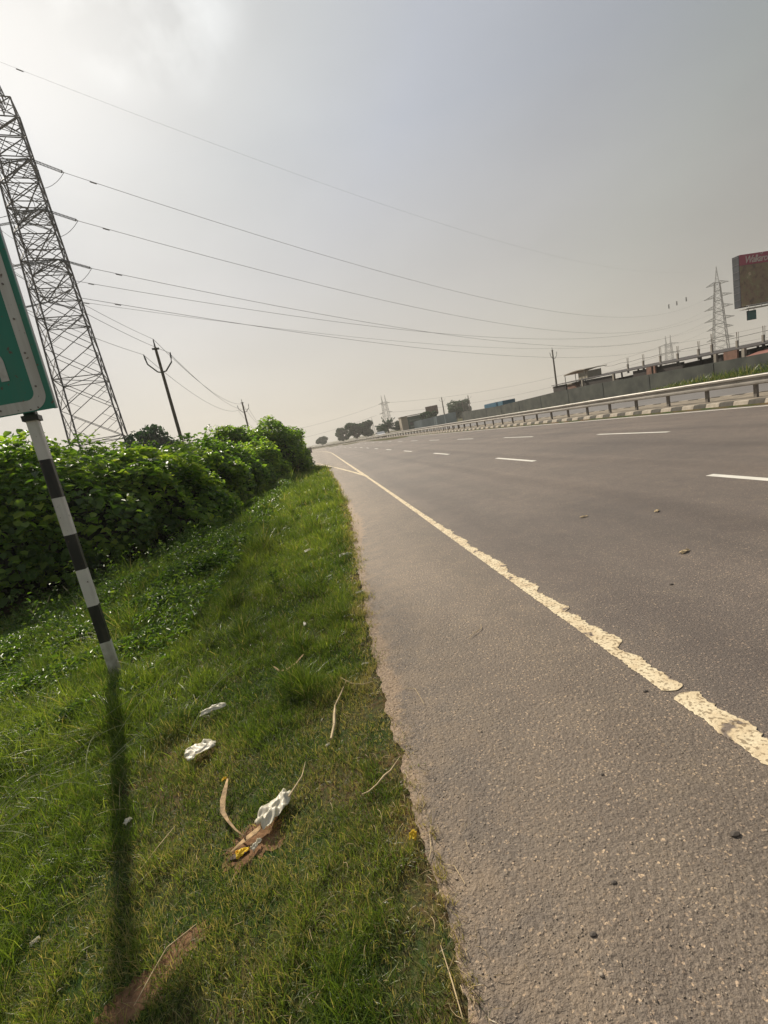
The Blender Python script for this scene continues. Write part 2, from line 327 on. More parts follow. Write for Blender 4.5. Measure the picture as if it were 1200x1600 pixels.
ASPH = asphalt('asphalt', (.155, .132, .117), (.196, .162, .130), 1)
ASPH2 = mat('asphalt_far_carriageway', (.17, .155, .145), .6, .1, .5, bump=.3, bscale=60)

def strip(name, x0, x1, ys, z, m, kind='structure', nx=2, zf=None):
    V = []; nxp = nx
    for y in ys:
        a = x0(y) if callable(x0) else x0+float(shift(y)); c = x1(y) if callable(x1) else x1+float(shift(y))
        for i in range(nxp): V.append((a+(c-a)*i/(nxp-1), y, z))
    k = len(ys); i, j = np.meshgrid(np.arange(nxp-1), np.arange(k-1)); a = (j*nxp+i).ravel()
    o = link(name, npmesh(name, V, F4=np.stack([a, a+1, a+nxp+1, a+nxp], -1)), m)
    if kind: o['kind'] = kind
    return o
yroad = np.concatenate([np.arange(-6, 12, .02), np.arange(12, 40, .08), np.arange(40, 240, 2.0)])
def rough_edge(y):
    e_ = float(edge0(y))+float(shift(y))
    return e_+.05*h2(0, y, 1.4, 3)+.03*h2(0, y, 6, 5)+.018*h2(0, y, 22, 9)
ro = strip('road', rough_edge, lambda y: 12.66+float(shift(y)), yroad, 0.0, ASPH, nx=3)
co_ = np.empty(len(ro.data.vertices)*3, np.float32); ro.data.vertices.foreach_get('co', co_); co_ = co_.reshape(-1, 3)
at_ = ro.data.attributes.new('ex', 'FLOAT', 'POINT'); at_.data.foreach_set('value', (co_[:, 0]-edge(co_[:, 1])).astype(np.float32))
at_ = ro.data.attributes.new('sandw', 'FLOAT', 'POINT'); at_.data.foreach_set('value', np.interp(co_[:, 1], [0, 1.9, 2.3, 2.9, 3.6, 4.4, 5.2, 6.4, 7.5, 8.3, 9.5, 11, 13, 16, 40], [.01, .04, .10, .08, .04, .08, .07, .17, .20, .11, .14, .09, .08, .03, .03]).astype(np.float32))
strip('far_road', 15.45, 23.0, np.arange(-6, 240, 2.0), 0.0, ASPH2)
# sandy strip where the grass stops
m, t, b, o = nodes('sand'); n = t.nodes; l = t.links
SAND = mat('sandy_soil', (.40, .27, .175), .95, .22, 30, bump=.8, bscale=120, spec=.1)
def patch(name, cx, cy, rx, ry, z, m, seed, rot=0, nseg=48):
    V = [(0, 0, 0)]
    for i in range(nseg):
        a = 2*math.pi*i/nseg; k = 1+.4*mnoise.noise(Vector((math.cos(a)*1.5+seed, math.sin(a)*1.5, seed)))+.5*mnoise.noise(Vector((math.cos(a)*7+seed, math.sin(a)*7, seed)))
        x, y = rx*k*math.cos(a), ry*k*math.sin(a); V.append((x*math.cos(rot)-y*math.sin(rot), x*math.sin(rot)+y*math.cos(rot), 0))
    V = [(x+cx, y+cy, float(max(ground_z(x+cx, y+cy), -1))+z) for x, y, _ in V]
    me = bpy.data.meshes.new(name); me.from_pydata(V, [], [(0, i+1, (i+1) % nseg+1) for i in range(nseg)]); me.update()
    return tag(link(name, me, m), kind='structure')

# ------------------------------------------------------------------ road markings
m, t, b, o = nodes('road_paint'); n = t.nodes; l = t.links
g = n.new('ShaderNodeTexCoord')
def nzz(s, d):
    z = n.new('ShaderNodeTexNoise'); z.inputs['Scale'].default_value = s; z.inputs['Detail'].default_value = d; l.new(g.outputs['Object'], z.inputs[0]); return z
r = n.new('ShaderNodeValToRGB'); e = r.color_ramp.elements; e[0].position = .345; e[0].color = (.19, .15, .12, 1); e[1].position = .39; e[1].color = (.62, .49, .31, 1); q = e.new(.6); q.color = (.74, .63, .43, 1)
l.new(nzz(9, 5).outputs[0], r.inputs[0])
r2 = n.new('ShaderNodeValToRGB'); e = r2.color_ramp.elements; e[0].position = .40; e[0].color = (.36, .32, .28, 1); e[1].position = .47; e[1].color = (1, 1, 1, 1); l.new(nzz(60, 4).outputs[0], r2.inputs[0])
mxx = n.new('ShaderNodeMix'); mxx.data_type = 'RGBA'; mxx.blend_type = 'MULTIPLY'; mxx.inputs[0].default_value = .85; l.new(r.outputs[0], mxx.inputs[6]); l.new(r2.outputs[0], mxx.inputs[7]); l.new(mxx.outputs[2], b.inputs['Base Color'])
b.inputs['Roughness'].default_value = .7
bp = n.new('ShaderNodeBump'); bp.inputs['Strength'].default_value = .5; bp.inputs['Distance'].default_value = .005; l.new(nzz(70, 4).outputs[0], bp.inputs['Height']); l.new(bp.outputs[0], b.inputs['Normal'])
PAINT = m
PAINTW = mat('lane_paint', (.72, .69, .62), .6, .1, 6)
def ribbon(pts, z, th, mi=0, mb=None):        # pts: (xl, xr, y)
    mb = mb or MB()
    V = []
    for xl, xr, y in pts: V += [(xl, y, z-.0008), (xl+.002, y, z+th*.3), (xr-.002, y, z+th*.3), (xr, y, z-.0008)]
    k = len(pts); F = []
    for i in range(k-1):
        for j in range(3): F.append((4*i+j, 4*i+j+1, 4*i+4+j+1, 4*i+4+j))
    mb.add(V, F, mi); return mb
mb = MB()
def edge_pts(y0, y1, step, ragged):
    P = []
    for y in np.arange(y0, y1, step):
        y = float(y); c = 1.30+.012*min(y, 12)/4+float(shift(y)); w = .055
        if ragged:
            ph = (y*1.55+.35*math.sin(y*2.3)+.2*h2(0, y, 3, 8)) % 1.0; lob = ph**.8 if ph < .86 else (1-ph)/.14
            k = min(1, max(0, (6.8-y)/2.0)); w = .038
            xr = c+w+k*(.062*(1-lob)-.012+.03*h2(1, y, 9, 2)+.020*h2(2, y, 32, 2)+.012*h2(2, y, 90, 2)); xl = c-w-k*(.004+.008*h2(5, y, 12, 7)+.010*h2(5, y, 60, 7))
        else: xl, xr = c-w, c+w
        P.append((xl, xr, y))
    return P
def rounded(P):
    n_ = len(P)
    for i in range(min(4, n_)):
        k = (1, .6, .3, .12)[i]
        for q in (i, n_-1-i):
            a, c, y = P[q]; w = (c-a)*k*.42; P[q] = (a+w, c-w, y)
    return P
for y0, y1 in ((.2, 1.632), (1.652, 14.9)): ribbon(rounded(edge_pts(y0, y1, .006, True)), .003, .001, 0, mb)
ribbon(edge_pts(15.5, 150, .5, False), .004, 0, 0, mb)
tag(mb.build('edge_line', PAINT), kind='structure')
mb = MB()   # the taper line that leaves towards the slip road
P = []
for t_ in np.linspace(0, 1, 40):
    y = 14.9+(34-14.9)*t_; x = 1.36+(-.45-1.36)*t_**1.15; P.append((x-.055, x+.055, float(y)))
ribbon(P, .004, .001, 0, mb); tag(mb.build('taper_line', PAINT), kind='structure')
mb = MB()
for y0 in np.arange(-2.0, 130, 7.12):
    for lane, off in ((4.85, 0.05), (8.40, 0.66)):
        ya = y0+off; P = [(lane-.06+float(shift(y)), lane+.06+float(shift(y)), float(y)) for y in np.linspace(ya-2.85 if lane > 6 else ya-2.3, ya, 8)]
        ribbon(P, .004, .0, 0, mb)
tag(mb.build('lane_dashes', PAINTW), kind='structure')
mb = MB(); ribbon([(12.22+float(shift(y)), 12.36+float(shift(y)), float(y)) for y in np.arange(0, 200, 1.5)], .004, 0, 0, mb)
ribbon([(22.6+float(shift(y)), 22.72+float(shift(y)), float(y)) for y in np.arange(0, 200, 1.5)], .004, 0, 0, mb)
tag(mb.build('median_edge_line', PAINTW), kind='structure')

# ------------------------------------------------------------------ median kerbs
KW = mat('kerb_pale', (.38, .33, .265), .85, .22, 7, bump=.4, bscale=30)
KD = mat('kerb_dark', (.07, .062, .05), .85, .3, 7, bump=.4, bscale=30)
for kx, sgn in ((12.66, 1), (15.45, -1)):
    mb = MB(); y = 2.0; i = 0
    while y < 185:
        s_ = float(shift(y+.25)); g_ = .012
        poly = [(kx+s_, 0), (kx+s_+.05*sgn, .15), (kx+s_+.07*sgn, .17), (kx+s_+.26*sgn, .17), (kx+s_+.26*sgn, 0)]
        ds = float(shift(y+.5)-shift(y))
        V = [(a, y+g_/2, z) for a, z in poly]+[(a+ds, y+.5-g_/2, z) for a, z in poly]
        F = [(j, j+1, 6+j, 5+j) for j in range(4)]+[(4, 3, 2, 1, 0), (5, 6, 7, 8, 9)]
        mb.add(V, F, i % 2); y += .5; i += 1
    tag(mb.build('kerb', [KW, KD]), kind='structure')
strip('median_soil', 12.9, 15.2, np.arange(0, 190, 2.0), .15, mat('median_soil', (.24, .20, .15), .95, .3, 3, bump=.5))

# ------------------------------------------------------------------ guard rails (W-beam on posts)
def guard_rail(label, x, y0, y1, z0, face, ends):
    t = thing('guard_rail', label, 'guard rail', (x, y0, 0), group='guard rails on the median')
    prof = [(.03, 0), (.055, .012), (.078, .03), (.08, .075), (.078, .088), (.03, .118), (.012, .13), (.012, .175), (.03, .19), (.076, .215), (.08, .23), (.08, .278), (.07, .292), (.03, .31)]
    prof = [(-a*face, z) for a, z in prof]; back = [(a+.006*face, z) for a, z in prof]; ring = prof+back[::-1]; n_ = len(ring)
    V = []; F = []; yy = list(np.arange(y0, y1+.01, 2.0))
    k = 0
    for a_, b_ in zip(yy[:-1], yy[1:]):
        for q, yv in enumerate((a_+.001, b_+.0)):
            s_ = float(shift(yv)); dz = -.003*(q == 0) + .012*h2(0, yv, .13, 4)
            for a, z in ring: V.append((a+s_-(.003*face if q == 0 else 0), yv-y0, z0+z+dz))
        F += [(k+j, k+(j+1) % n_, k+n_+(j+1) % n_, k+n_+j) for j in range(n_)]; F += [tuple(range(k+n_-1, k-1, -1)), tuple(range(k+n_, k+2*n_))]; k += 2*n_
    me = bpy.data.meshes.new('beam'); me.from_pydata(V, [], F); me.update(); link('beam', me, RAIL, t)
    pm = MB(); pm.box((0, 0, z0-.2), (.012, .11, .78)); pm.box((.035, -.05, z0-.2), (.07, .012, .78)); pm.box((.035, .05, z0-.2), (.07, .012, .78)); pm.box((-.05, 0, z0+.155), (.09, .09, .2))
    pm = pm.mesh('post'); pm.materials.append(POSTM)
    for y in np.arange(y0+.6, y1, 1.78)[:98]:
        o = bpy.data.objects.new('post', pm); COL.objects.link(o); o.parent = t; o.location = (float(shift(y))+.1*face, float(y)-y0, 0)
        if face < 0: o.rotation_euler = (0, 0, math.pi)
    return t
guard_rail('nearer steel rail on the median, just behind the near black and white kerb', 13.38, 3.0, 177, .56, 1, 0)
guard_rail('second steel rail further off, on the far side of the median behind the nearer rail', 14.75, 40.0, 171, .46, -1, 0)

# ------------------------------------------------------------------ grass
def patch_mask(x, y, spots, pw=.5):
    d = np.zeros_like(x)
    for cx, cy, r_, s_ in spots: d = np.maximum(d, s_*np.clip(1-((x-cx)**2+(y-cy)**2)/r_**2, 0, 1)**pw)
    return d
def vnoise(x, y, s, seed):
    r_ = np.random.default_rng(seed); T = r_.random((64, 64)); u = x*s+1000; v = y*s+1000
    i = np.floor(u).astype(int); j = np.floor(v).astype(int); fx = u-i; fy = v-j; fx = fx*fx*(3-2*fx); fy = fy*fy*(3-2*fy)
    a = T[i % 64, j % 64]; b_ = T[(i+1) % 64, j % 64]; c = T[i % 64, (j+1) % 64]; d = T[(i+1) % 64, (j+1) % 64]
    return (a*(1-fx)+b_*fx)*(1-fy)+(c*(1-fx)+d*fx)*fy
def blades(name, x, y, z, h, w, lean, tint, dry, m, label=None):
    n_ = len(x); az = rng.random(n_)*2*np.pi; la = rng.random(n_)*2*np.pi
    dx, dy = np.cos(az)*w/2, np.sin(az)*w/2; lx, ly = np.cos(la)*lean*h, np.sin(la)*lean*h
    V = np.empty((n_, 7, 3), np.float32)
    zt = h*np.sqrt(np.clip(1-.7*np.minimum(lean, 1.1)**2, .12, 1))
    for k, (u, f, wf) in enumerate(((0, 0, .8), (.4, .22, 1), (.75, .6, .7))):
        V[:, 2*k, 0] = x+lx*f-dx*wf; V[:, 2*k, 1] = y+ly*f-dy*wf; V[:, 2*k, 2] = z+zt*u
        V[:, 2*k+1, 0] = x+lx*f+dx*wf; V[:, 2*k+1, 1] = y+ly*f+dy*wf; V[:, 2*k+1, 2] = z+zt*u
    V[:, 6, 0] = x+lx; V[:, 6, 1] = y+ly; V[:, 6, 2] = z+zt*np.where(lean > .8, .85, 1.0)
    B = (np.arange(n_)*7)[:, None]
    F4 = np.concatenate([B+np.array([0, 1, 3, 2]), B+np.array([2, 3, 5, 4])]); F3 = B+np.array([4, 5, 6])
    me = npmesh(name, V, F3=F3, F4=F4, attrs={'tint': np.repeat(tint, 7), 'dry': np.repeat(dry, 7)})
    return tag(link(name, me, m), label, 'grass', kind='stuff')
GRASS = leafmat('grass_blade', [(.055, .095, .018), (.105, .165, .028), (.20, .265, .045), (.37, .42, .10)], .45, .38, .5, dry=(.42, .33, .18))
HOLES = [(-.57, 1.585, .12, 1.3), (-.75, 1.29, .045, .9), (-.79, 1.245, .04, .8), (-.87, 1.18, .07, 1.0), (-.5, 1.63, .07, .8), (-1.3, 2.2, .09, .7), (-.33, 2.02, .08, .6)]
DRYS = [(-.08, 2.15, .36, .95), (-.2, 1.3, .25, .5), (-1.1, 2.35, .3, .5), (-.3, 1.72, .22, .75), (.03, 2.35, .2, 1.0), (-.95, 1.45, .45, .6), (-.75, 1.2, .5, .55), (-.85, 2.1, .22, .5), (-.45, 1.5, .25, .8), (.0, 1.0, .18, .6), (.04, 1.15, .14, .9), (-.5, 1.95, .2, .45), (.02, 1.4, .12, .9), (.1, 3.5, .18, .9)]
def scatter(y0, y1, x0, x1, dens, minlen=.0):
    nn = int((y1-y0)*(x1-x0)*dens); return rng.uniform(x0, x1, nn), rng.uniform(y0, y1, nn)
X = []; Y = []; W = []
for (y0, y1, x0, x1, dens, w) in ((.7, 1.6, -1.9, .1, 42000, .0021), (1.6, 2.6, -2.0, .15, 30000, .0025), (2.6, 4, -2.6, .2, 16000, .0036), (4, 6.5, -3.6, .35, 8500, .005), (6.5, 11, -4.2, .4, 3900, .008), (11, 20, -4.0, .4, 1500, .014), (20, 40, -4.5, .4, 620, .024)):
    a, c = scatter(y0, y1, x0, x1, dens); X.append(a); Y.append(c); W.append(np.full(len(a), w))
X = np.concatenate(X); Y = np.concatenate(Y); W = np.concatenate(W)
en = edge(Y)+.05*np.array(vnoise(Y*0, Y, 1.4, 5)-.5)*2+.10*(vnoise(X, Y, 9, 6)-.5)+.08*(vnoise(X, Y, 31, 16)-.5)+.02
keep = (X < en-.02) | ((X < en+.07) & (rng.random(len(X)) < .22*np.clip(1-(X-en)/.07, 0, 1)))
hole = patch_mask(X, Y, HOLES, 1.2); keep &= rng.random(len(X)) > np.clip(hole*1.1, 0, 1)
dryp = patch_mask(X, Y, DRYS); keep &= rng.random(len(X)) > dryp*.35
cl = vnoise(X, Y, 3.2, 1); cl2 = vnoise(X, Y, 11, 2); cl3 = vnoise(X, Y, 1.1, 8)
keep &= rng.random(len(X)) < .42+.75*cl2
X, Y, W, cl, cl2, cl3, dryp, en = [q[keep] for q in (X, Y, W, cl, cl2, cl3, dryp, en)]
d = en-X
hh = (.024+.045*cl*cl2*1.6+.016*cl3)*np.clip(.4+d*3, .35, 1)*(1-.35*dryp)*rng.uniform(.55, 1.35, len(X))
tuft = np.clip((vnoise(X, Y, 2.3, 33)*vnoise(X, Y, 4.1, 34)-.34)*5, 0, 1)*(Y > 2.2); hh *= 1+1.5*tuft; tint = None
hh *= np.where((d > 1.45), 1.5, 1)*np.interp(Y, [0, 4, 8, 40], [1, 1.25, 2.0, 3.2])
dry = np.clip((rng.random(len(X)) < .07+.55*dryp+.75*np.clip(1-d/.16, 0, 1)).astype(float)*rng.uniform(.4, 1, len(X))+.12*dryp, 0, 1)
tint = np.clip(.10+.38*cl+.34*(cl3-.5)+.2*(cl2-.5)-.16*tuft+rng.normal(0, .2, len(X))+np.interp(Y, [0, 4, 12], [-.02, .08, .16]), 0, 1)
blades('short_grass', X, Y, np.where(X > en-.05, np.maximum(ground_z(X, Y)-.004, -.001), ground_z(X, Y)-.004), hh, W*rng.uniform(.6, 1.25, len(X)), np.clip(rng.normal(.65, .33, len(X)), .05, 1.3), tint, dry, GRASS, 'short green lawn grass covering the verge beside the asphalt')
# longer coarse grass further down the bank
X = []; Y = []; W = []
for (y0, y1, x0, x1, dens, w) in ((1.1, 2.2, -2.6, -1.0, 5200, .0036), (2.2, 4.2, -4.2, -1.0, 4200, .0042), (4.2, 8, -6.8, -1.4, 1700, .0065), (8, 14, -6.5, -1.5, 480, .010), (14, 34, -4.5, -.5, 210, .017)):
    a, c = scatter(y0, y1, x0, x1, dens); X.append(a); Y.append(c); W.append(np.full(len(a), w))
X = np.concatenate(X); Y = np.concatenate(Y); W = np.concatenate(W); d = edge(Y)-X
cl = vnoise(X, Y, 2.3, 11); cl2 = vnoise(X, Y, 7, 12)
keep = (rng.random(len(X)) < np.clip((d-1.0-.35*(Y < 2.0))*1.5, .0, 1)*(.25+cl)*np.interp(Y, [0, 1.7, 2.3, 3], [.25, .45, .9, 1])) | ((d > .5) & (cl*cl2 > .45) & (Y > 3))
keep &= ~((d > 2.9+.6*cl) & (Y > 10))
X, Y, W, cl, cl2, d = [q[keep] for q in (X, Y, W, cl, cl2, d)]
hh = (.08+.20*cl*cl2+.06*np.clip(d-1.5, 0, 1.5))*rng.uniform(.5, 1.4, len(X))
tint = np.clip(.28+.42*cl+rng.normal(0, .17, len(X)), 0, 1); dry = (rng.random(len(X)) < .06)*rng.uniform(.4, 1, len(X))
blades('long_grass', X, Y, ground_z(X, Y)-.005, hh, W, np.clip(rng.normal(.75, .3, len(X)), .1, 1.3), tint, dry, GRASS, 'longer coarse grass on the bank around the sign post and below the hedge')
# grass and weeds beyond: right verge by the far road and the wall, rough field behind the hedge
X, Y = scatter(8, 110, 23.3, 26.8, 130); kk_ = (Y < 31) | (rng.random(len(X)) < .3); X = X[kk_]; Y = Y[kk_]; xx = X+shift(Y)
blades('verge_grass', xx, Y, ground_z(xx, Y), rng.uniform(.12, .5, len(X))*np.interp(Y, [8, 24, 31, 34, 110], [2.2, 1.9, 1.3, .5, .4])*np.clip((X-22.9)/3.2, .25, 1), rng.uniform(.03, .06, len(X)), np.clip(rng.normal(.5, .3, len(X)), .1, 1), np.clip(rng.normal(.0, .18, len(X)), 0, 1), (rng.random(len(X)) < .3)*.4, GRASS, 'rough tall grass growing along the foot of the long grey wall')

# ------------------------------------------------------------------ leaves: hedge, weeds
def leaves(P, Nn, size, tint, m, name, parent=None, aspect=.8):
    """folded six-point leaves; P centres, Nn leaf normals"""
    n_ = len(P); up = Nn/np.linalg.norm(Nn, axis=1)[:, None]
    a = rng.normal(size=(n_, 3)); a[:, 2] -= .55; t_ = a-(a*up).sum(1)[:, None]*up; t_ /= np.linalg.norm(t_, axis=1)[:, None]; s_ = np.cross(up, t_)
    sz = size[:, None]; w_ = sz*aspect/2; fold = (.16*sz)
    pts = [P-t_*sz*.5, P-t_*sz*.18+s_*w_+up*fold, P+t_*sz*.22+s_*w_*.75+up*fold*.8, P+t_*sz*.55-up*sz*.12, P+t_*sz*.22-s_*w_*.75+up*fold*.8, P-t_*sz*.18-s_*w_+up*fold]
    V = np.stack(pts, 1).reshape(-1, 3); B = (np.arange(n_)*6)[:, None]
    F4 = np.concatenate([B+np.array([0, 1, 2, 3]), B+np.array([0, 3, 4, 5])])
    me = npmesh(name, V, F4=F4, attrs={'tint': np.repeat(tint, 6)})
    return link(name, me, m, parent)
LEAF = leafmat('hedge_leaf', [(.05, .11, .02), (.11, .21, .03), (.24, .36, .05), (.45, .52, .09)], .66, .36, .5)
FARLEAF = leafmat('far_leaf', [(.012, .05, .028), (.022, .075, .034), (.05, .12, .04)], .2, .6, .2)
CORE = mat('dark_core', (.012, .022, .008), .9, .4, 6, bump=.6, bscale=9, spec=.1, bdist=.08)  # near-black: shade inside the hedge put into the colour
def ell_pts(c, r, n_, seed, under=-.35, bump=.34, freq=1.5):
    u = rng.normal(size=(int(n_*1.6), 3)); u /= np.linalg.norm(u, axis=1)[:, None]; u = u[u[:, 2] > under][:n_]
    r = np.array(r); base = u*r
    k = np.array([1+bump*mnoise.noise(Vector(((p[0]+c[0])*freq*.55, (p[1]+c[1])*freq*.55, (p[2]+c[2])*freq*.55+seed)))*1.3+.10*mnoise.noise(Vector(((p[0]+c[0])*2.3, (p[1]+c[1])*2.3, (p[2]+c[2])*2.3))) for p in base])
    return base*k[:, None]+np.array(c), u/r, u
def bush(label, blobs, leaf, seed, density=1.0, sprigs=(), group='bushes of the roadside hedge'):
    cx = np.mean([q[0][0] for q in blobs]); cy = np.mean([q[0][1] for q in blobs]); gz = float(ground_z(cx, cy))
    t = thing('bush', label, 'bush', (cx, cy, gz), group=group); org = np.array([cx, cy, gz])
    PP = []; NN = []; SS = []; TT = []; core = []
    rb = np.random.default_rng(seed); big_ = list(blobs)
    for c, r in list(blobs):          # smaller mounds of shoots breaking the outline
        for q in range(9):
            a = rb.uniform(0, 6.28); e_ = rb.uniform(.05, 1.35); u = np.array([math.cos(a)*math.cos(e_), math.sin(a)*math.cos(e_), math.sin(e_)]); s_ = rb.uniform(.28, .62)*min(1, r[0]/1.8)
            big_.append((tuple(np.array(c)+u*np.array(r)*.88), (s_*1.15, s_*1.15, s_*.8)))
    for c, r in big_:
        area = 4*math.pi*((r[0]*r[1]+r[1]*r[2]+r[0]*r[2])/3); n_ = int(area*density/(leaf*leaf*.5)*2.1)
        P, nrm_, u = ell_pts(c, r, n_, seed)
        depth = rng.exponential(.13, len(P))-.06; depth = np.clip(depth, -.12, .5)
        P = P*1.0-(P-np.array(c))*depth[:, None]+rng.normal(0, .035, P.shape)
        # keep what is outside all other blobs' cores
        ok = np.ones(len(P), bool)
        for c2, r2_ in blobs:
            if c2 is c: continue
            ok &= (((P-np.array(c2))/(np.array(r2_)*.8))**2).sum(1) > 1
        ok &= P[:, 2] > ground_z(P[:, 0], P[:, 1])+.02
        P = P[ok]; nn_ = nrm_[ok]; nn_ /= np.linalg.norm(nn_, axis=1)[:, None]
        nn_ = nn_*.5+rng.normal(0, .38, nn_.shape)+np.array([0, 0, .75])
        PP.append(P); NN.append(nn_); SS.append(leaf*rng.uniform(.4, 1.3, len(P)))
        k = vnoise(P[:, 0]+P[:, 2], P[:, 1]+P[:, 2]*.7, 1.5, seed)
        TT.append(np.clip(.12+.62*k+rng.normal(0, .17, len(P)), 0, 1))
    for (sx, sy, sz, sh) in sprigs:      # thin shoots standing above the mass
        for q in range(7):
            top = np.array([sx+rng.normal(0, .35), sy+rng.normal(0, .2), sz+sh*rng.uniform(.55, 1.1)]); kk = rng.random((26, 1)); P = np.array([sx, sy, sz-.1])*(1-kk)+top*kk+rng.normal(0, .07, (26, 3))
            PP.append(P); NN.append(rng.normal(size=P.shape)+np.array([0, 0, .6])); SS.append(rng.uniform(.05, .10, len(P))); TT.append(rng.uniform(.1, .6, len(P)))
            core.append((np.array([sx, sy, sz-.2]), top))
    P = np.concatenate(PP)-org
    leaves(P, np.concatenate(NN), np.concatenate(SS), np.concatenate(TT), LEAF, 'foliage', t)
    # solid dark core added to block light, standing for the dense inner leaves
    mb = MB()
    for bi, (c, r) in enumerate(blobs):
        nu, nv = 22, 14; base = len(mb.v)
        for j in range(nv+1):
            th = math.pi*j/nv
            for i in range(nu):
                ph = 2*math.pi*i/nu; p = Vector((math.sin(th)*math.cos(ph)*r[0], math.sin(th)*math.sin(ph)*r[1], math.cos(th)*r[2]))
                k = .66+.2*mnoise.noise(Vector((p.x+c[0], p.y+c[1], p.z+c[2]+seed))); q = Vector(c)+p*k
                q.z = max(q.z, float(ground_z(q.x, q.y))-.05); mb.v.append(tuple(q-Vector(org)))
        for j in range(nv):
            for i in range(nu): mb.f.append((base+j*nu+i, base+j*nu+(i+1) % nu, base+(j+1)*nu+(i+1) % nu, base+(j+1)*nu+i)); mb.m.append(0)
    mb.build('shade_core', CORE, t)
    mb = MB()
    for c, r in blobs:
        for q in range(7):
            a = rng.uniform(0, 2*math.pi); x0, y0 = c[0]+rng.normal(0, .3), c[1]+rng.normal(0, .3); z0 = float(ground_z(x0, y0))-.1
            x1, y1 = c[0]+math.cos(a)*r[0]*.72, c[1]+math.sin(a)*r[1]*.72; pts = []
            for s_ in np.linspace(0, 1, 6): pts.append((x0+(x1-x0)*s_**1.4-org[0], y0+(y1-y0)*s_**1.4-org[1], z0+(c[2]+r[2]*.6-z0)*s_-org[2]))
            mb.tube(pts, [.035, .03, .025, .018, .012, .006], 5)
    for a, c in core: mb.bar(a-org, c-org, .008, 4, .003)
    mb.build('stem', BARK, t)
    return t
bush('bush nearest the camera, cut by the left edge, behind the striped sign post', [((-10.2, 9.8, .55), (2.6, 2.1, 2.3)), ((-7.9, 10.6, .45), (1.9, 1.9, 2.15))], .18, 1, .95, sprigs=[(-7.2, 10.8, 2.5, .55), (-8.5, 10.4, 2.6, .5)])
bush('wide bright green bush right of the striped sign post with lit rounded top', [((-6.6, 12.0, .35), (2.0, 2.0, 1.95)), ((-5.2, 13.4, .35), (1.8, 1.8, 1.75)), ((-4.1, 14.0, .1), (1.15, 1.3, 1.3))], .18, 2, 1.0, sprigs=[(-6.7, 12.0, 2.25, .6), (-7.3, 12.2, 2.2, .75)])
bush('dark middle bush between the wide bright one and the tall end bush', [((-4.6, 17.2, .35), (1.7, 2.2, 1.85)), ((-3.9, 19.8, .3), (1.3, 1.8, 1.75))], .18, 3, .8)
bush('smaller low bush in front of the tall end bush at the edge of the grass', [((-3.2, 22.4, .35), (1.25, 1.8, 1.7)), ((-2.5, 23.6, .1), (.8, 1.2, 1.15))], .17, 4, .85)
bush('tall rounded bush ending the hedge by the road, top right of the hedge', [((-4.5, 26.2, .9), (1.9, 2.2, 2.35)), ((-2.75, 27.2, .95), (1.75, 2.2, 2.35)), ((-1.55, 28.2, .55), (.95, 1.5, 1.75))], .17, 5, .8, sprigs=[(-1.0, 28, 2.1, .35)])
bush('back row bush seen above the hedge under the foot of the lattice tower', [((-12, 15.5, .5), (3.6, 3, 2.6)), ((-8.4, 16.4, .35), (2.6, 2.6, 2.35))], .17, 6, .6)
bush('low back row bush at the foot of the near leaning electricity pole', [((-7.4, 21.5, .3), (2.4, 3, 2.15)), ((-6.6, 25.5, .4), (2.1, 3, 2.2))], .18, 7, .5)
# leafy low weeds between lawn and hedge
Xw, Yw = scatter(3.2, 8.5, -7.2, -1.5, 1700); Xf, Yf = scatter(8.5, 24, -7, -1.4, 420); Xw = np.concatenate([Xw, Xf]); Yw = np.concatenate([Yw, Yf]); d = edge(Yw)-Xw
k = vnoise(Xw, Yw, 1.6, 21); keep = (rng.random(len(Xw)) < np.clip((d-1.6)*.9, 0, 1)*(k*1.7)) & ~((Yw > 3) & (d > 3.1+.36*Yw))
Xw, Yw, k = Xw[keep], Yw[keep], k[keep]; nc = len(Xw)
XX = np.repeat(Xw, 4)+rng.normal(0, .03, nc*4); YY = np.repeat(Yw, 4)+rng.normal(0, .03, nc*4); ZZ = ground_z(XX, YY)+np.repeat((.05+.24*k)*np.interp(Yw, [0, 8, 20], [1, 1.2, 1.7]), 4)*rng.uniform(.4, 1.1, nc*4)
sx_, sy_ = rng.uniform(-6.8, -1.6, 1100), rng.uniform(3.6, 15, 1100); ds_ = edge(sy_)-sx_; kp_ = (ds_ > 1.7+.1*sy_) & (ds_ < 3.4+.38*sy_) & (rng.random(1100) < .35+.5*np.clip((ds_-2.0)/(.3*sy_), 0, 1)); sx_, sy_ = sx_[kp_], sy_[kp_]
sh_ = rng.gamma(2.2, .14, len(sx_)).clip(.1, .85)*np.interp(sy_, [3, 6, 13], [.6, 1, 1.4]); ln_ = rng.normal(0, .25, (len(sx_), 2)); kk = rng.random((len(sx_), 22))**.8
px_ = (sx_[:, None]+ln_[:, :1]*kk*sh_[:, None]+rng.normal(0, .035, kk.shape)).ravel(); py_ = (sy_[:, None]+ln_[:, 1:]*kk*sh_[:, None]+rng.normal(0, .035, kk.shape)).ravel(); pz_ = ground_z(px_, py_)+(kk*sh_[:, None]).ravel()
XX = np.concatenate([XX, px_]); YY = np.concatenate([YY, py_]); ZZ = np.concatenate([ZZ, pz_])
Pw = np.stack([XX, YY, ZZ], 1); Nw = rng.normal(0, .5, Pw.shape)+np.array([0, 0, .9])
WEED = leafmat('weed_leaf', [(.045, .10, .016), (.09, .165, .026), (.20, .28, .045)], .45, .4, .5)
ow = leaves(Pw, Nw, rng.uniform(.025, .055, len(Pw))*np.interp(YY, [0, 7, 18], [1, 1.3, 2]), np.clip(rng.normal(.5, .25, len(Pw)), 0, 1), WEED, 'ground_cover', aspect=.5)
tag(ow, 'low leafy weeds covering the bank between the lawn and the hedge', 'weeds', kind='stuff')

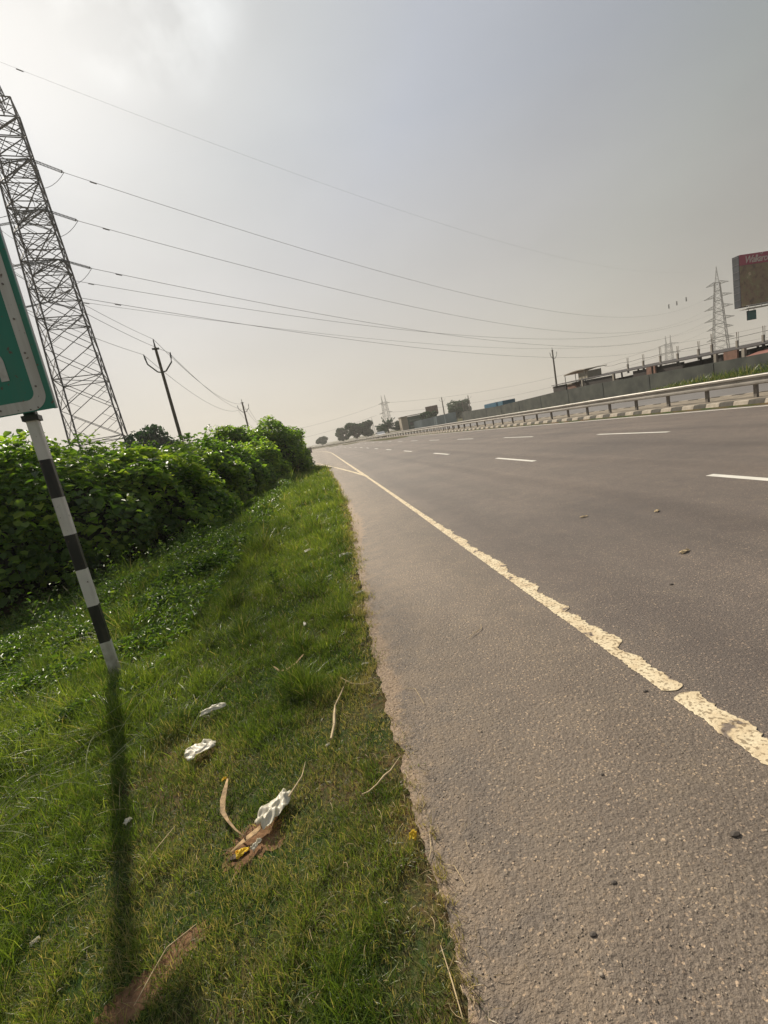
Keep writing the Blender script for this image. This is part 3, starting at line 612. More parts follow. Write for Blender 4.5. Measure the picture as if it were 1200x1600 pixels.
# single tall weeds
def tall_weed(label, x, y, h, lean, nleaf, seed, spread=.12):
    t = thing('weed', label, 'weed', (x, y, float(ground_z(x, y))), group='tall weeds on the bank'); r_ = np.random.default_rng(seed)
    mb = MB(); pts = [(lean*s_*s_*h, .1*h*s_*math.sin(s_*3+seed), h*s_) for s_ in np.linspace(0, 1, 7)]; mb.tube(pts, [.005, .0045, .004, .0035, .003, .002, .001], 5)
    P = []; tip = []
    for i in range(nleaf):
        s_ = r_.uniform(.25, 1); q = Vector((lean*s_*s_*h, .1*h*s_*math.sin(s_*3+seed), h*s_)); a = r_.uniform(0, 6.28); e_ = q+Vector((math.cos(a), math.sin(a), .5))*r_.uniform(.3, 1)*spread*(1.3-s_*.5)
        mb.bar(q, e_, .0014, 3, .0008); P.append(e_); P.append(q.lerp(e_, .6))
    mb.build('stalk', mat('weed_stalk', (.10, .12, .05), .7), t)
    P = np.array([tuple(p) for p in P]); leaves(P, rng.normal(0, .6, P.shape)+np.array([0, 0, .7]), r_.uniform(.02, .045, len(P)), r_.uniform(.3, 1, len(P)), WEED, 'foliage', t, aspect=.35)
    return t
tall_weed('tallest leafy weed on the bank in front of the hedge, right of the post', -1.47, 4.42, .62, -.12, 60, 3, .13)
tall_weed('thin dark leaning weed stalk just right of the sign post', -2.05, 4.4, .34, -.35, 12, 4, .05)
tall_weed('second thin bare weed stalk halfway between the sign post and the tallest weed', -2.0, 4.9, .3, -.3, 8, 5, .05)
tall_weed('bushy dark weed clump growing in the middle of the lawn', -.82, 4.95, .2, .1, 60, 6, .10)
tall_weed('low wide weed left of the dark clump on the lawn', -1.2, 4.9, .16, .1, 40, 7, .12)
tall_weed('pale flowering weed left of the post at the hedge shadow', -4.3, 6.3, .42, .1, 30, 8, .09)
# fox-tail grass heads at the dark foot of the hedge, and arching long blades
mb = MB()
for i in range(9):
    x, y = -4.6+rng.normal(0, .8), 6.6+rng.normal(0, .3); z = float(ground_z(x, y)); h = rng.uniform(.35, .55); a = rng.uniform(-.5, .9)
    pts = [(x+a*.5*h*s_**2, y, z+h*s_) for s_ in np.linspace(0, 1, 6)]; mb.tube(pts, .0022, 4); q = Vector(pts[-1]); mb.bar(q, q+Vector((a*.09, 0, .09)), .009, 6, .003)
tag(mb.build('seed_heads', mat('seed_head', (.30, .27, .16), .8)), 'pale feathery grass seed heads against the dark foot of the hedge', 'seed heads', kind='stuff')
mb = MB()
for i in range(26):
    x, y = -1.9+rng.normal(0, .5), 2.5+rng.normal(0, .4); z = float(ground_z(x, y)); Lh = rng.uniform(.35, .85); a = rng.normal(.4, .75); hz = rng.uniform(.06, .18)
    pts = [(x+math.cos(a)*Lh*s_, y+math.sin(a)*Lh*s_+.04*math.sin(3*s_+i), float(ground_z(x+math.cos(a)*Lh*s_, y+math.sin(a)*Lh*s_))+.02+hz*math.sin(min(s_*2.1, 2.9))) for s_ in np.linspace(0, 1, 9)]
    mb.tube(pts, [.0019]*5+[.0017, .0014, .001, .0004], 4)
tag(mb.build('arching_grass', mat('arching_blade', (.36, .38, .18), .5, .4, 3)), 'long pale grass stalks arching over the lawn right of the sign post foot', 'grass', kind='stuff')
# dry straw along the edge of the asphalt
mb = MB()
for i in range(900):
    y = rng.uniform(.8, 7); x = float(edge(y))+rng.normal(.03, .055); z = max(0, float(ground_z(x, y)))+.006+rng.uniform(0, .01); a = rng.uniform(0, 6.28); Lh = rng.uniform(.01, .045); c = rng.normal(0, .5)
    if z < .004: z += .01
    pts = [(x+math.cos(a+c*s_)*Lh*s_, y+math.sin(a+c*s_)*Lh*s_, z+.004*math.sin(3*s_)) for s_ in (0, .35, .7, 1)]; mb.tube(pts, [.0008, .0009, .0008, .0004], 3)
for i in range(110):
    x, y = rng.normal(-.35, .45), rng.uniform(.9, 2.6)
    if x > .02: continue
    z = float(ground_z(x, y))+.02+rng.uniform(0, .02); a = rng.uniform(0, 6.28); Lh = rng.uniform(.015, .06); c = rng.normal(0, .5)
    mb.tube([(x+math.cos(a+c*s_)*Lh*s_, y+math.sin(a+c*s_)*Lh*s_, z+.006*math.sin(3*s_)) for s_ in (0, .35, .7, 1)], [.0008, .0009, .0008, .0004], 3)
tag(mb.build('straw', mat('straw', (.40, .30, .17), .8, .4, 9)), 'dry straw bits scattered along the asphalt edge and lawn', 'straw', kind='stuff')
# loose grit on the worn shoulder
ico = [(0, 0, 1), (.89, 0, .45), (.28, .85, .45), (-.72, .53, .45), (-.72, -.53, .45), (.28, -.85, .45), (.72, .53, -.3), (-.28, .85, -.3), (-.89, 0, -.3), (-.28, -.85, -.3), (.72, -.53, -.3)]
icf = [(0, 1, 2), (0, 2, 3), (0, 3, 4), (0, 4, 5), (0, 5, 1), (1, 6, 2), (2, 6, 7), (2, 7, 3), (3, 7, 8), (3, 8, 4), (4, 8, 9), (4, 9, 5), (5, 9, 10), (5, 10, 1), (1, 10, 6)]
ng = 2600; gx = np.abs(rng.normal(0, .32, ng))+.05; gx[ng//2:] = rng.uniform(.1, 1.7, ng-ng//2); gy = .7+rng.exponential(1.1, ng); gr = rng.uniform(.0009, .0024, ng)*np.where(rng.random(ng) < .02, 2.0, 1)
gx = gx+edge(gy)-.04; base = np.array(ico); sc = gr[:, None, None]*rng.uniform(.5, 1.7, (ng, 1, 3))*np.array([1, 1, .6])*rng.uniform(.75, 1.25, (ng, 11, 1)); V = base[None]*sc; V[:, :, 0] += gx[:, None]; V[:, :, 1] += gy[:, None]; V[:, :, 2] += (gr*.3+.0005)[:, None]
F = (np.array(icf)[None]+(np.arange(ng)*11)[:, None, None]).reshape(-1, 3)
tag(link('grit', npmesh('grit', V.reshape(-1, 3), F3=F), mat('grit', (.30, .245, .19), .85, .5, 60)), 'loose grit lying on the worn asphalt shoulder', 'grit', kind='stuff')

# ------------------------------------------------------------------ litter
PLAST = leafmat('thin_plastic', [(.66, .62, .56), (.72, .68, .62), (.78, .75, .7)], .35, .4, .6)
def crumple(name, label, cat, x, y, Lx, Ly, hz, rot, seed, m, lift=.02, taper=0, parent=None, group=None, zoff=None):
    nx, ny = 26, 20; V = []; co, si = math.cos(rot), math.sin(rot); z0 = float(max(ground_z(x, y), 0 if x > edge(y) else -9)) + lift
    for j in range(ny):
        for i in range(nx):
            u, v = i/(nx-1)-.5, j/(ny-1)-.5; w_ = 1-taper*(u+.5); n1 = mnoise.noise(Vector((u*5+seed, v*5, seed))); n2 = mnoise.noise(Vector((u*13, v*13+seed, seed))); n3 = abs(mnoise.noise(Vector((u*3.3+seed, v*3.3, 9))))
            a = (u+.07*n1)*Lx; c = (v+.09*mnoise.noise(Vector((u*4, v*4+seed, 2))))*Ly*w_*(1-.5*abs(u)**2*4*.4)
            rg = lambda f, k_: 1-min(1, abs(mnoise.noise(Vector((u*f+seed*1.7, v*f*.8, k_))))*4)
            zz = hz*(.3+.45*rg(1.6, 3.1)+.16*rg(4.2, 7.7)+.5*n3+.25*n1-1.2*(v*v+u*u))
            V.append((a*co-c*si, a*si+c*co, zz))
    a = np.array([j*nx+i for j in range(ny-1) for i in range(nx-1)]); me = npmesh(name, V, F4=np.stack([a, a+1, a+nx+1, a+nx], -1), attrs={'tint': np.random.default_rng(seed).random(nx*ny)})
    o = link(name, me, m, parent); o.location = (x, y, z0)
    md = o.modifiers.new('thick', 'SOLIDIFY'); md.thickness = .0012
    if label: tag(o, label, cat, group)
    return o
crumple('plastic_bag', 'crumpled white plastic bag lying on the lawn right of the sign post shadow', 'litter', -.95, 2.27, .15, .12, .03, .35, 11, PLAST, .04, .3)
crumple('plastic_bag', 'pale crumpled plastic wrapper beside the hole of dry leaves, with a stalk sticking out', 'litter', -.49, 1.665, .17, .095, .035, .95, 12, PLAST, .04, .15)
crumple('paper_scrap', 'small white paper scrap at the foot of the pale wrapper in the hole', 'litter', -.555, 1.545, .045, .022, .012, .9, 13, PLAST, .02, .2)
crumple('plastic_scrap', 'small white plastic scrap on the lawn at the right of the post shadow', 'litter', -1.19, 1.92, .035, .03, .014, .9, 14, PLAST, .035, .4)
crumple('paper_scrap', 'tiny white scrap near the lower left corner of the photo', 'litter', -1.33, 1.48, .028, .018, .012, .7, 15, PLAST, .03, .3)
crumple('paper_scrap', 'white strip of litter at the asphalt edge left of the twig on the road', 'litter', -.01, 2.58, .045, .014, .008, -.1, 16, PLAST, .022, .3)
crumple('paper_scrap', 'white strip of litter on the asphalt edge beside the third sandy patch', 'litter', .08, 3.87, .09, .03, .012, .25, 17, PLAST, .02, .3)
crumple('paper_scrap', 'pale scrap beside the sandy patch halfway along the lawn', 'litter', .03, 5.3, .16, .06, .03, -.1, 18, PLAST, .03, .3)
crumple('paper_scrap', 'white scrap lying on the far middle of the lawn', 'litter', -.44, 6.1, .13, .07, .03, .1, 19, PLAST, .06, .3)
crumple('paper_scrap', 'upright thin white sliver standing in the lawn', 'litter', -.42, 3.5, .02, .09, .01, .1, 20, PLAST, .05, .3)
crumple('paper_scrap', 'tiny white chip at the lower end of the split dry stick', 'litter', -.262, 1.945, .022, .016, .008, .6, 21, PLAST, .03, .3)
crumple('plastic_film', 'clear plastic film scraps in the grass above the white plastic bag', 'litter', -.96, 2.62, .15, .06, .02, .2, 22, PLAST, .05, .3)
YEL = leafmat('yellow_petal', [(.75, .55, .02), (.85, .68, .04), (.7, .3, .06)], .3, .5, .4)
crumple('yellow_wrapper', 'crumpled yellow flower petals at the foot of the hole of dry leaves', 'litter', -.6, 1.52, .05, .032, .02, .3, 23, YEL, .03, .2)
crumple('yellow_wrapper', 'yellow and orange crumpled flower at the very edge of the asphalt', 'litter', .028, 1.325, .038, .028, .022, 1.2, 24, YEL, .018, .2)
crumple('yellow_wrapper', 'small yellow flower at the top of the standing dry leaf', 'litter', -.755, 1.95, .025, .02, .012, .2, 25, YEL, .05, .2)
mb = MB(); z0 = float(ground_z(-.75, 1.9))
def dryleaf(name, label, pts, widths, m, seed):
    V = []; k = len(pts)
    for i, (p, w) in enumerate(zip(pts, widths)):
        d = (Vector(pts[min(i+1, k-1)])-Vector(pts[max(i-1, 0)])).normalized(); s_ = d.cross(Vector((0, 0, 1))).normalized(); p = Vector(p)
        V += [tuple(p-s_*w), tuple(p+Vector((0, 0, -w*.6))), tuple(p+s_*w+Vector((0, 0, w*.5*mnoise.noise(Vector((i, seed, 0))))))]
    F = []
    for i in range(k-1):
        for j in (0, 1): F.append((3*i+j, 3*i+j+1, 3*i+4+j, 3*i+3+j))
    me = bpy.data.meshes.new(name); me.from_pydata(V, [], F); me.update(); o = link(name, me, m, smooth=True); md = o.modifiers.new('thick', 'SOLIDIFY'); md.thickness = .0012
    return tag(o, label, 'dry leaf')
gz = lambda x, y, h=.03: (x, y, float(ground_z(x, y))+h)
dryleaf('dry_leaf', 'long curled brown dry leaf standing left of the pale wrapper', [gz(-.735, 1.935, .06), gz(-.735, 1.88, .055), gz(-.735, 1.82, .05), gz(-.725, 1.76, .04), gz(-.69, 1.70, .035), gz(-.65, 1.645, .03), gz(-.60, 1.59, .028)], [.003, .009, .012, .009, .005, .003, .002], DRYD, 1)
dryleaf('dry_leaf', 'brown folded dead leaf under the pale wrapper in the hole', [gz(-.66, 1.565, .012), gz(-.61, 1.585, .022), gz(-.56, 1.60, .03), gz(-.53, 1.62, .03)], [.004, .010, .012, .006], DRYD, 2)
dryleaf('dry_leaf', 'dark curled leaf lying in the hole of bare soil', [gz(-.67, 1.54, .006), gz(-.63, 1.54, .012), gz(-.585, 1.55, .01)], [.003, .015, .006], mat('dark_leaf', (.07, .045, .03), .8), 3)
dryleaf('dry_leaf', 'thin brown curled leaf lying on the upper lawn near the asphalt', [gz(-.62, 2.93, .045), gz(-.575, 2.86, .03), gz(-.52, 2.85, .03), gz(-.46, 2.88, .04), gz(-.41, 2.95, .05)], [.003, .008, .014, .008, .004], DRYD, 4)
def stick(label, pts, r, m=DRY, name='stick'):
    mb = MB(); mb.tube(pts, r, 6); return tag(mb.build(name, m), label, 'twig', 'dry twigs lying on the ground')
stick('split pale dry stick lying lengthwise on the lawn above the yellow flower', [gz(-.14, 2.45, .03), gz(-.175, 2.34, .03), gz(-.215, 2.24, .03), gz(-.222, 2.16, .03), gz(-.225, 2.08, .03), gz(-.245, 1.98, .03)], [.002, .005, .004, .008, .008, .006])
stick('pale stalk leaning out of the crumpled wrapper', [gz(-.43, 1.69, .05), gz(-.40, 1.73, .055), gz(-.375, 1.765, .06), gz(-.37, 1.79, .06), gz(-.365, 1.86, .05)], [.004, .0035, .003, .002, .001])
stick('forked pale twig lying at the asphalt edge above the yellow flower', [gz(-.13, 1.575, .03), gz(-.10, 1.57, .035), gz(-.065, 1.59, .035), gz(-.03, 1.62, .035), gz(0, 1.64, .03), (.05, 1.71, .012)], [.002, .003, .0025, .004, .003, .001])
stick('thin pale stalk crossing the top of the split stick', [gz(-.17, 2.47, .05), gz(-.11, 2.38, .04), gz(-.05, 2.34, .035), (.02, 2.34, .02)], [.002, .003, .0025, .001])
stick('twig lying on the asphalt shoulder away from the grass', [(.66, 2.57, .006), (.71, 2.61, .012), (.77, 2.65, .008), (.79, 2.71, .006)], [.001, .002, .0018, .001])
stick('thin straw stem lying on the asphalt next to the yellow flower', [(.055, 1.22, .006), (.075, 1.26, .01), (.085, 1.33, .006)], [.001, .0014, .001])
stick('long bent straw on the asphalt edge near the bottom of the photo', [(.1, 1.2, .006), (.13, 1.18, .01), (.145, 1.12, .006)], [.001, .0014, .001])
stick('dry stems lying side by side at the bottom edge of the lawn', [(.03, .98, .012), (.036, .9, .014), (.04, .82, .01)], [.001, .0018, .0014])
stick('pale root across the bare soil at the lower left', [gz(-.72, 1.32, .02), gz(-.80, 1.27, .03), gz(-.83, 1.22, .02), gz(-.85, 1.14, .03)], [.001, .0018, .0022, .001])
stick('thin forked dry stem on the asphalt right of the sandy edge', [(.16, 2.22, .006), (.22, 2.18, .01), (.23, 2.10, .006), (.235, 2.03, .006)], [.001, .0016, .0014, .001])
stick('faint dry stalk lying on the lower left lawn', [gz(-1.02, 1.62, .03), gz(-.97, 1.70, .04), gz(-.93, 1.78, .04)], [.001, .0016, .001])
DSOIL = mat('bare_soil', (.19, .11, .062), .95, .35, 40, bump=.8, bscale=90, spec=.1)
for cx, cy, rx, ry, ro in ((-.57, 1.585, .14, .09, .5), (-.77, 1.27, .10, .04, .6), (-.89, 1.165, .11, .06, .5)): patch('bare_soil', cx, cy, rx, ry, .003, DSOIL, cx*7, ro, 90)
mb = MB()
for q, (x, y, L_) in enumerate(((2.72, 4.6, .09), (2.6, 3.05, .10), (3.3, 4.2, .08))):
    crumple('dead_leaf', ['tan dead leaf lying on the carriageway, furthest from the edge line up the road', 'tan scrap lying on the carriageway near the right edge of the photo', 'small pale scrap on the carriageway between the two tan ones'][q], 'litter', x, y, L_, .04, .012, .3*q, 40+q, DRY, .008, .3)
for i, (x, y, r_) in enumerate(((.96, 1.02, .011), (.55, 1.0, .006), (1.2, 1.7, .008), (.75, 1.35, .005), (2.1, 2.6, .01), (.42, .9, .007))):
    st_ = MB(); V = [(a*r_*1.6, b_*r_, c*r_*.6) for a, b_, c in ico]; st_.add(V, icf); o = st_.build('stone', mat('dark_stone', (.085, .07, .058), .8)); o.location = (x, y, r_*.25)
    tag(o, ['dark flat stone lying on the asphalt at the right edge', 'small dark pebble low on the shoulder', 'dark pebble just right of the cream line', 'small pebble in the middle of the shoulder', 'dark pebble out on the carriageway', 'dark pebble near the bottom of the photo on the shoulder'][i], 'stone', 'loose stones on the asphalt')

# ------------------------------------------------------------------ green road sign on striped posts
sg = thing('road_sign', 'green road sign with white border on a black and white striped post', 'road sign', (-2.06, 3.75, -.25))
SX1, SX0, SZ0, SZ1, SY = .235, -1.75, 2.255, 3.75, -.06   # local to the empty
mb = MB(); mb.box(((SX0+SX1)/2, SY+.006, (SZ0+SZ1)/2), (SX1-SX0, .012, SZ1-SZ0)); mb.build('panel', GREEN, sg)
mb = MB()
for z in (SZ0+.25, SZ1-.3): mb.box(((SX0+SX1)/2, SY+.03, z), (SX1-SX0-.05, .03, .05))
mb.box((SX1-.012, SY+.024, (SZ0+SZ1)/2), (.022, .024, SZ1-SZ0-.002)); mb.build('back_frame', ALU, sg)
def rrect(x0, x1, z0, z1, r, n_=10):
    P = []
    for cx, cz, a0 in ((x1-r, z0+r, -90), (x1-r, z1-r, 0), (x0+r, z1-r, 90), (x0+r, z0+r, 180)):
        for i in range(n_+1): a = R(a0+90*i/n_); P.append((cx+r*math.cos(a), cz+r*math.sin(a)))
    return P
o_ = rrect(SX0+.04, SX1-.036, SZ0+.006, SZ1-.04, .115); i_ = rrect(SX0+.115, SX1-.111, SZ0+.081, SZ1-.115, .06); nn_ = len(o_)
V = [(x, SY-.0025, z) for x, z in o_]+[(x, SY-.0025, z) for x, z in i_]; me = bpy.data.meshes.new('border'); me.from_pydata(V, [], [(i, (i+1) % nn_, nn_+(i+1) % nn_, nn_+i) for i in range(nn_)]); me.update(); bd = link('border', me, SIGNW, sg)
for z in np.arange(SZ0+.17, SZ1-.1, .235):
    mb = MB(); mb.bar((SX1-.083, SY-.002, z), (SX1-.083, SY-.008, z), .007, 8); mb.build('rivet', mat('rivet', (.18, .16, .14), .5, metal=.6), bd)
mb = MB(); mb.bar((-.13, SY-.002, SZ0+.042), (-.13, SY-.008, SZ0+.042), .007, 8); mb.build('rivet', MATS['rivet'], bd)
cu = bpy.data.curves.new('m', 'FONT'); cu.body = 'm'; cu.size = .42; cu.offset = .008; cu.align_x = 'RIGHT'; cu.extrude = .0012
tmp = bpy.data.objects.new('t', cu); COL.objects.link(tmp); bpy.context.view_layer.update(); dg = bpy.context.evaluated_depsgraph_get()
me = bpy.data.meshes.new_from_object(tmp.evaluated_get(dg)); bpy.data.objects.remove(tmp)
lt = link('lettering', me, SIGNW, sg); lt.location = (.012, SY-.004, 2.50); lt.rotation_euler = (R(90), 0, 0)
def striped(px, z0_, z1_):
    bounds = [(-.6, -.1, WHITE), (-.1+.0, .02, WHITE)]
    edges = [-.40, .39, .71, 1.02, 1.31, 1.61, 1.91, 2.21, 2.6, 3.0, z1_]; w = .038
    mb = MB(); n_ = len(edges)-1
    for i in range(n_):
        a, c = edges[i], edges[i+1]; q = w; ch = .007
        poly = [(-q+ch, -q), (q-ch, -q), (q, -q+ch), (q, q-ch), (q-ch, q), (-q+ch, q), (-q, q-ch), (-q, -q+ch)]
        V = [(x, y, a) for x, y in poly]+[(x, y, c) for x, y in poly]; F = [(k, (k+1) % 8, 8+(k+1) % 8, 8+k) for k in range(8)]
        if i == 0: F.append(tuple(range(7, -1, -1)))
        if i == n_-1: F.append(tuple(range(8, 16)))
        mb.add(V, F, (i+1) % 2 if False else i % 2)
    o = mb.build('post', [WHITE, BLACK], sg); o.location = (px, .045, 0); o.rotation_euler = (0, 0, R(14)); return o
striped(0, -.4, 3.6); striped(-1.5, -.4, 3.6)
mb = MB(); mb.box((0, .045, SZ0-.03), (.106, .106, .04), R(14)); mb.build('shade_band', BLACK, sg)  # dark band standing in for the sign's shadow on the post top

# ------------------------------------------------------------------ lattice towers
def lattice(name, label, cx, cy, rot, w0, w1, H, nseg, legr, brr, m, arms, peaks, arm_dir, group='lattice power towers', gz0=-1.0, sub=True, armh=1.6):
    t = thing(name, label, 'tower', (cx, cy, gz0), group=group)
    def cor(z):
        w = w0+(w1-w0)*z/H; return [Vector((math.cos(rot+math.pi/4+k*math.pi/2)*w*.7071, math.sin(rot+math.pi/4+k*math.pi/2)*w*.7071, z)) for k in range(4)]
    mb = MB(); zs = [0.0]; k = H/sum((1.0-.55*i/nseg) for i in range(nseg))
    for i in range(nseg): zs.append(zs[-1]+k*(1.0-.55*i/nseg))
    for i in range(nseg):
        a, c = cor(zs[i]), cor(zs[i+1])
        for q in range(4):
            mb.bar(a[q], c[q], legr); p = (q+1) % 4
            mb.bar(a[q], c[p], brr); mb.bar(a[p], c[q], brr); 
            if i % 2 == 1 or i == nseg-1 or (sub and i > 5): mb.bar(c[q], c[p], brr*1.15)
            if sub and i > 4: mb.bar(c[q], (c[p]+c[(p+1) % 4])/2, brr*.7)
            if sub:
                mid = (a[q]+a[p]+c[q]+c[p])/4; mb.bar((a[q]+c[q])/2, (a[q]+mid)/2, brr*.6); mb.bar((a[p]+c[p])/2, (a[p]+mid)/2, brr*.6); mb.bar((a[q]+c[q])/2, (c[q]+mid)/2, brr*.6); mb.bar((a[p]+c[p])/2, (c[p]+mid)/2, brr*.6)
        if i % 2 == 1: mb.bar(c[0], c[2], brr*.9); mb.bar(c[1], c[3], brr*.9)
    mb.build('frame', m, t)
    ad = Vector((*arm_dir, 0)).normalized(); pd = Vector((-ad.y, ad.x, 0))
    for z, Lr in arms:
        wz = (w0+(w1-w0)*z/H)*.5
        for sg_ in (1, -1):
            mb = MB(); tip = ad*sg_*Lr+Vector((0, 0, z)); roots = [ad*sg_*wz*.9+pd*u*wz*.9+Vector((0, 0, zz)) for u in (1, -1) for zz in (z, z+armh)]
            for r_ in roots: mb.bar(r_, tip, brr*1.2)
            for f in (.3, .6):
                ps = [r_.lerp(tip, f) for r_ in roots]
                for u, v in ((0, 1), (2, 3), (0, 2), (1, 3)): mb.bar(ps[u], ps[v], brr*.7)
                for u, v in ((0, 1), (2, 3)): mb.bar(roots[u] if f < .5 else roots[u].lerp(tip, .3), ps[v], brr*.7)
            mb.build('cross_arm', m, t)
    for (off, ph, pw) in peaks:
        mb = MB(); base = [ad*off+ad*u*pw+pd*v*pw+Vector((0, 0, H)) for u, v in ((1, 1), (1, -1), (-1, -1), (-1, 1))]; tip = ad*off*1.15+Vector((0, 0, H+ph))
        for q in range(4):
            mb.bar(base[q], tip, brr*1.3); 
            for f in (.25, .5, .72):
                mb.bar(base[q].lerp(tip, f-.22), base[(q+1) % 4].lerp(tip, f), brr*.8); mb.bar(base[q].lerp(tip, f), base[(q+1) % 4].lerp(tip, f), brr*.7)
        mb.build('peak', m, t)
    return t
T1C = Vector((-28.0, 65.0)); T1Z = -1.0
T2P = Vector((240.0, 242.1))
ldir = Vector((T2P.x-T1C.x, T2P.y-T1C.y)).normalized(); adir = Vector((ldir.y, -ldir.x))
TW = mat('tower_steel_near', (.11, .105, .105), .65, .25, 1.5)
T1 = lattice('lattice_tower', 'huge dark lattice power tower rising out of the left edge above the hedge', T1C.x, T1C.y, R(16), 6.6, 3.2, 48.0, 15, .105, .056, TW, [(38.6, 7.0), (33.5, 7.0), (28.3, 7.0)], [(1.0, 4.4, .62), (-1.0, 4.4, .62)], adir, gz0=T1Z, armh=1.9)
TS = mat('tower_steel_far', (.13, .13, .125), .7, .15, 1)
T2 = lattice('lattice_tower', 'tall lattice tower with six pairs of arms, left of the billboard', 240, 242.1, R(36), 8.4, 2.3, 47.0, 14, .2, .095, TS, [(45.9, 5.2), (39.1, 6.6), (33.1, 6.7), (26.7, 7.0), (21.7, 6.2), (15.7, 6.5)], [(0, 8.5, .9)], (.707, -.707), gz0=-.5, sub=False, armh=1.7)
LT = lattice('lattice_tower', 'smaller lattice tower with two levels of arms, left of the tall six arm tower', 371, 434.7, R(35), 8.2, 4.6, 32, 9, .24, .13, TS, [(31, 9), (22, 10)], [(1.9, 8.5, .5), (-1.9, 8.5, .5)], (.76, -.65), gz0=-.5, sub=False, armh=1.6)
lattice('lattice_tower', 'twin peaked lattice tower far down the road above the palm', 80.6, 507, R(12), 8.2, 4.6, 33, 9, .24, .13, TS, [(31.5, 7), (21.0, 8)], [(1.9, 8, .5), (-1.9, 8, .5)], (1, .15), gz0=-.5, sub=False)
lattice('lattice_tower', 'very faint twin peaked tower peeping over the hedge by the far leaning pole', -90.4, 505, R(20), 7, 6, 33, 8, .24, .13, TS, [(31, 7)], [(3.0, 8, .6), (-3.0, 8, .6)], (1, .1), gz0=-.5, sub=False)
lattice('cell_mast', 'thin faint mast between the round tree and the palm', 173.5*.6, 1390*.6, R(10), 6, 1.2, 26, 7, .3, .16, TS, [], [(0, 7, .3)], (1, 0), group=None, gz0=-.5, sub=False)
# insulator strings and jumper loops (parts of the near tower)
def insulator(p, q, parent, org):
    mb = MB(); p, q = Vector(p)-org, Vector(q)-org; d = q-p; L_ = d.length; d.normalize(); s_ = d.cross(Vector((0, 0, 1))).normalized()*.16
    for sgn in (1, -1):
        a, c = p+d*.25+s_*sgn, q-d*.2+s_*sgn; mb.bar(a, c, .03, 5)
        for f in np.arange(.02, 1, .045): e_ = a.lerp(c, f); mb.bar(e_, e_+d*.05, .085, 8)
    mb.bar(p, p+d*.25+s_, .03); mb.bar(p, p+d*.25-s_, .03); mb.bar(q, q-d*.2+s_, .03); mb.bar(q, q-d*.2-s_, .03); mb.bar(p+d*.25-s_*1.3, p+d*.25+s_*1.3, .04); mb.bar(q-d*.2-s_*1.4, q-d*.2+s_*1.4, .05)
    mb.build('insulator', INS, parent)
org1 = Vector((T1C.x, T1C.y, T1Z)); wires = []
back = Vector((-.97, -.24)).normalized()
for lv, (z, Lr) in enumerate(((38.6, 7.0), (33.5, 7.0), (28.3, 7.0))):
    for sgn in (1, -1):
        tip = Vector((T1C.x+adir.x*Lr*sgn, T1C.y+adir.y*Lr*sgn, z+T1Z)); e1 = tip+Vector((ldir.x*3.1, ldir.y*3.1, -.75)); e2 = tip+Vector((back.x*3.1, back.y*3.1, -.5))
        insulator(tip, e1, T1, org1); insulator(tip, e2, T1, org1); wires.append((lv, sgn, e1, e2))
        mb = MB(); pts = []
        for s_ in np.linspace(0, 1, 13): pts.append((e1.lerp(e2, s_)+Vector((0, 0, -2.3*4*s_*(1-s_)*.9)))-org1)
        mb.tube(pts, .025, 4); mb.build('jumper', WIRE, T1)
def span(name, label, A, B, sag, r, group, n_=40, m=WIRE, dampers=()):
    mb = MB(); A, B = Vector(A), Vector(B)
    f = lambda s_: A.lerp(B, s_)-Vector((0, 0, 4*sag*s_*(1-s_)))
    mb.tube([f(s_) for s_ in np.linspace(0, 1, n_)], r, 4)
    for dd in dampers:
        s_ = dd/(B-A).length; q = f(s_); e_ = (f(s_+.002)-q).normalized(); mb.bar(q-e_*.35-Vector((0, 0, .08)), q+e_*.35-Vector((0, 0, .08)), .055, 5)
    return tag(mb.build(name, m), label, 'power line', group)
G = 'high voltage wires from the near tower'
lab = {(0, 1): 'upper of the thick high voltage wires crossing the sky from the near tower', (1, 1): 'middle high voltage wire leaving the near tower below the upper one', (2, 1): 'third high voltage wire leaving the near tower, crossing above the faint lowest one'}
ends = {(0, 1): ((235.3, 246.7, 39.0), 12.5), (1, 1): ((235.3, 246.7, 33.0), 12.6), (2, 1): ((235.1, 246.9, 26.6), 11.2), }
for lv, sgn, e1, e2 in wires:
    if (lv, sgn) in ends:
        B, sag = ends[(lv, sgn)]; span('power_line', lab[(lv, sgn)], e1, B, sag, .028, G, dampers=(2.8,))
    bl = ['uppermost', 'middle', 'lowest'][lv]+(' near side' if sgn > 0 else ' far side')
    span('power_line', bl+' wire leaving the near tower towards the left edge', e2, e2+Vector((-90*.97, -90*.24, -4)), 5, .03, 'wires from the near tower to the left', 16)
span('power_line', 'second middle wire that runs close beside the middle high voltage wire', wires[3][2]+Vector((0, 0, -1.3)), (244.6, 237.4, 33), 13.2, .03, G, dampers=(2.8,))
span('power_line', 'faint thin lowest wire crossing the sky below the high voltage wires', (-24.2, 62, 24.0), (235.6, 246.4, 21.6), 10.75, .028, G, dampers=(4,))
span('power_line', 'thin wire starting just above the third insulator of the near tower', wires[5][2]+Vector((-1.5, -3, .8)), (244.6, 237.4, 27), 12, .022, G, dampers=(4,))
span('power_line', 'very faint highest earth wire across the sky', (-27.3, 63.9, 51.2), (239.8, 242, 54.5), 10.5, .012, G, dampers=(3,))
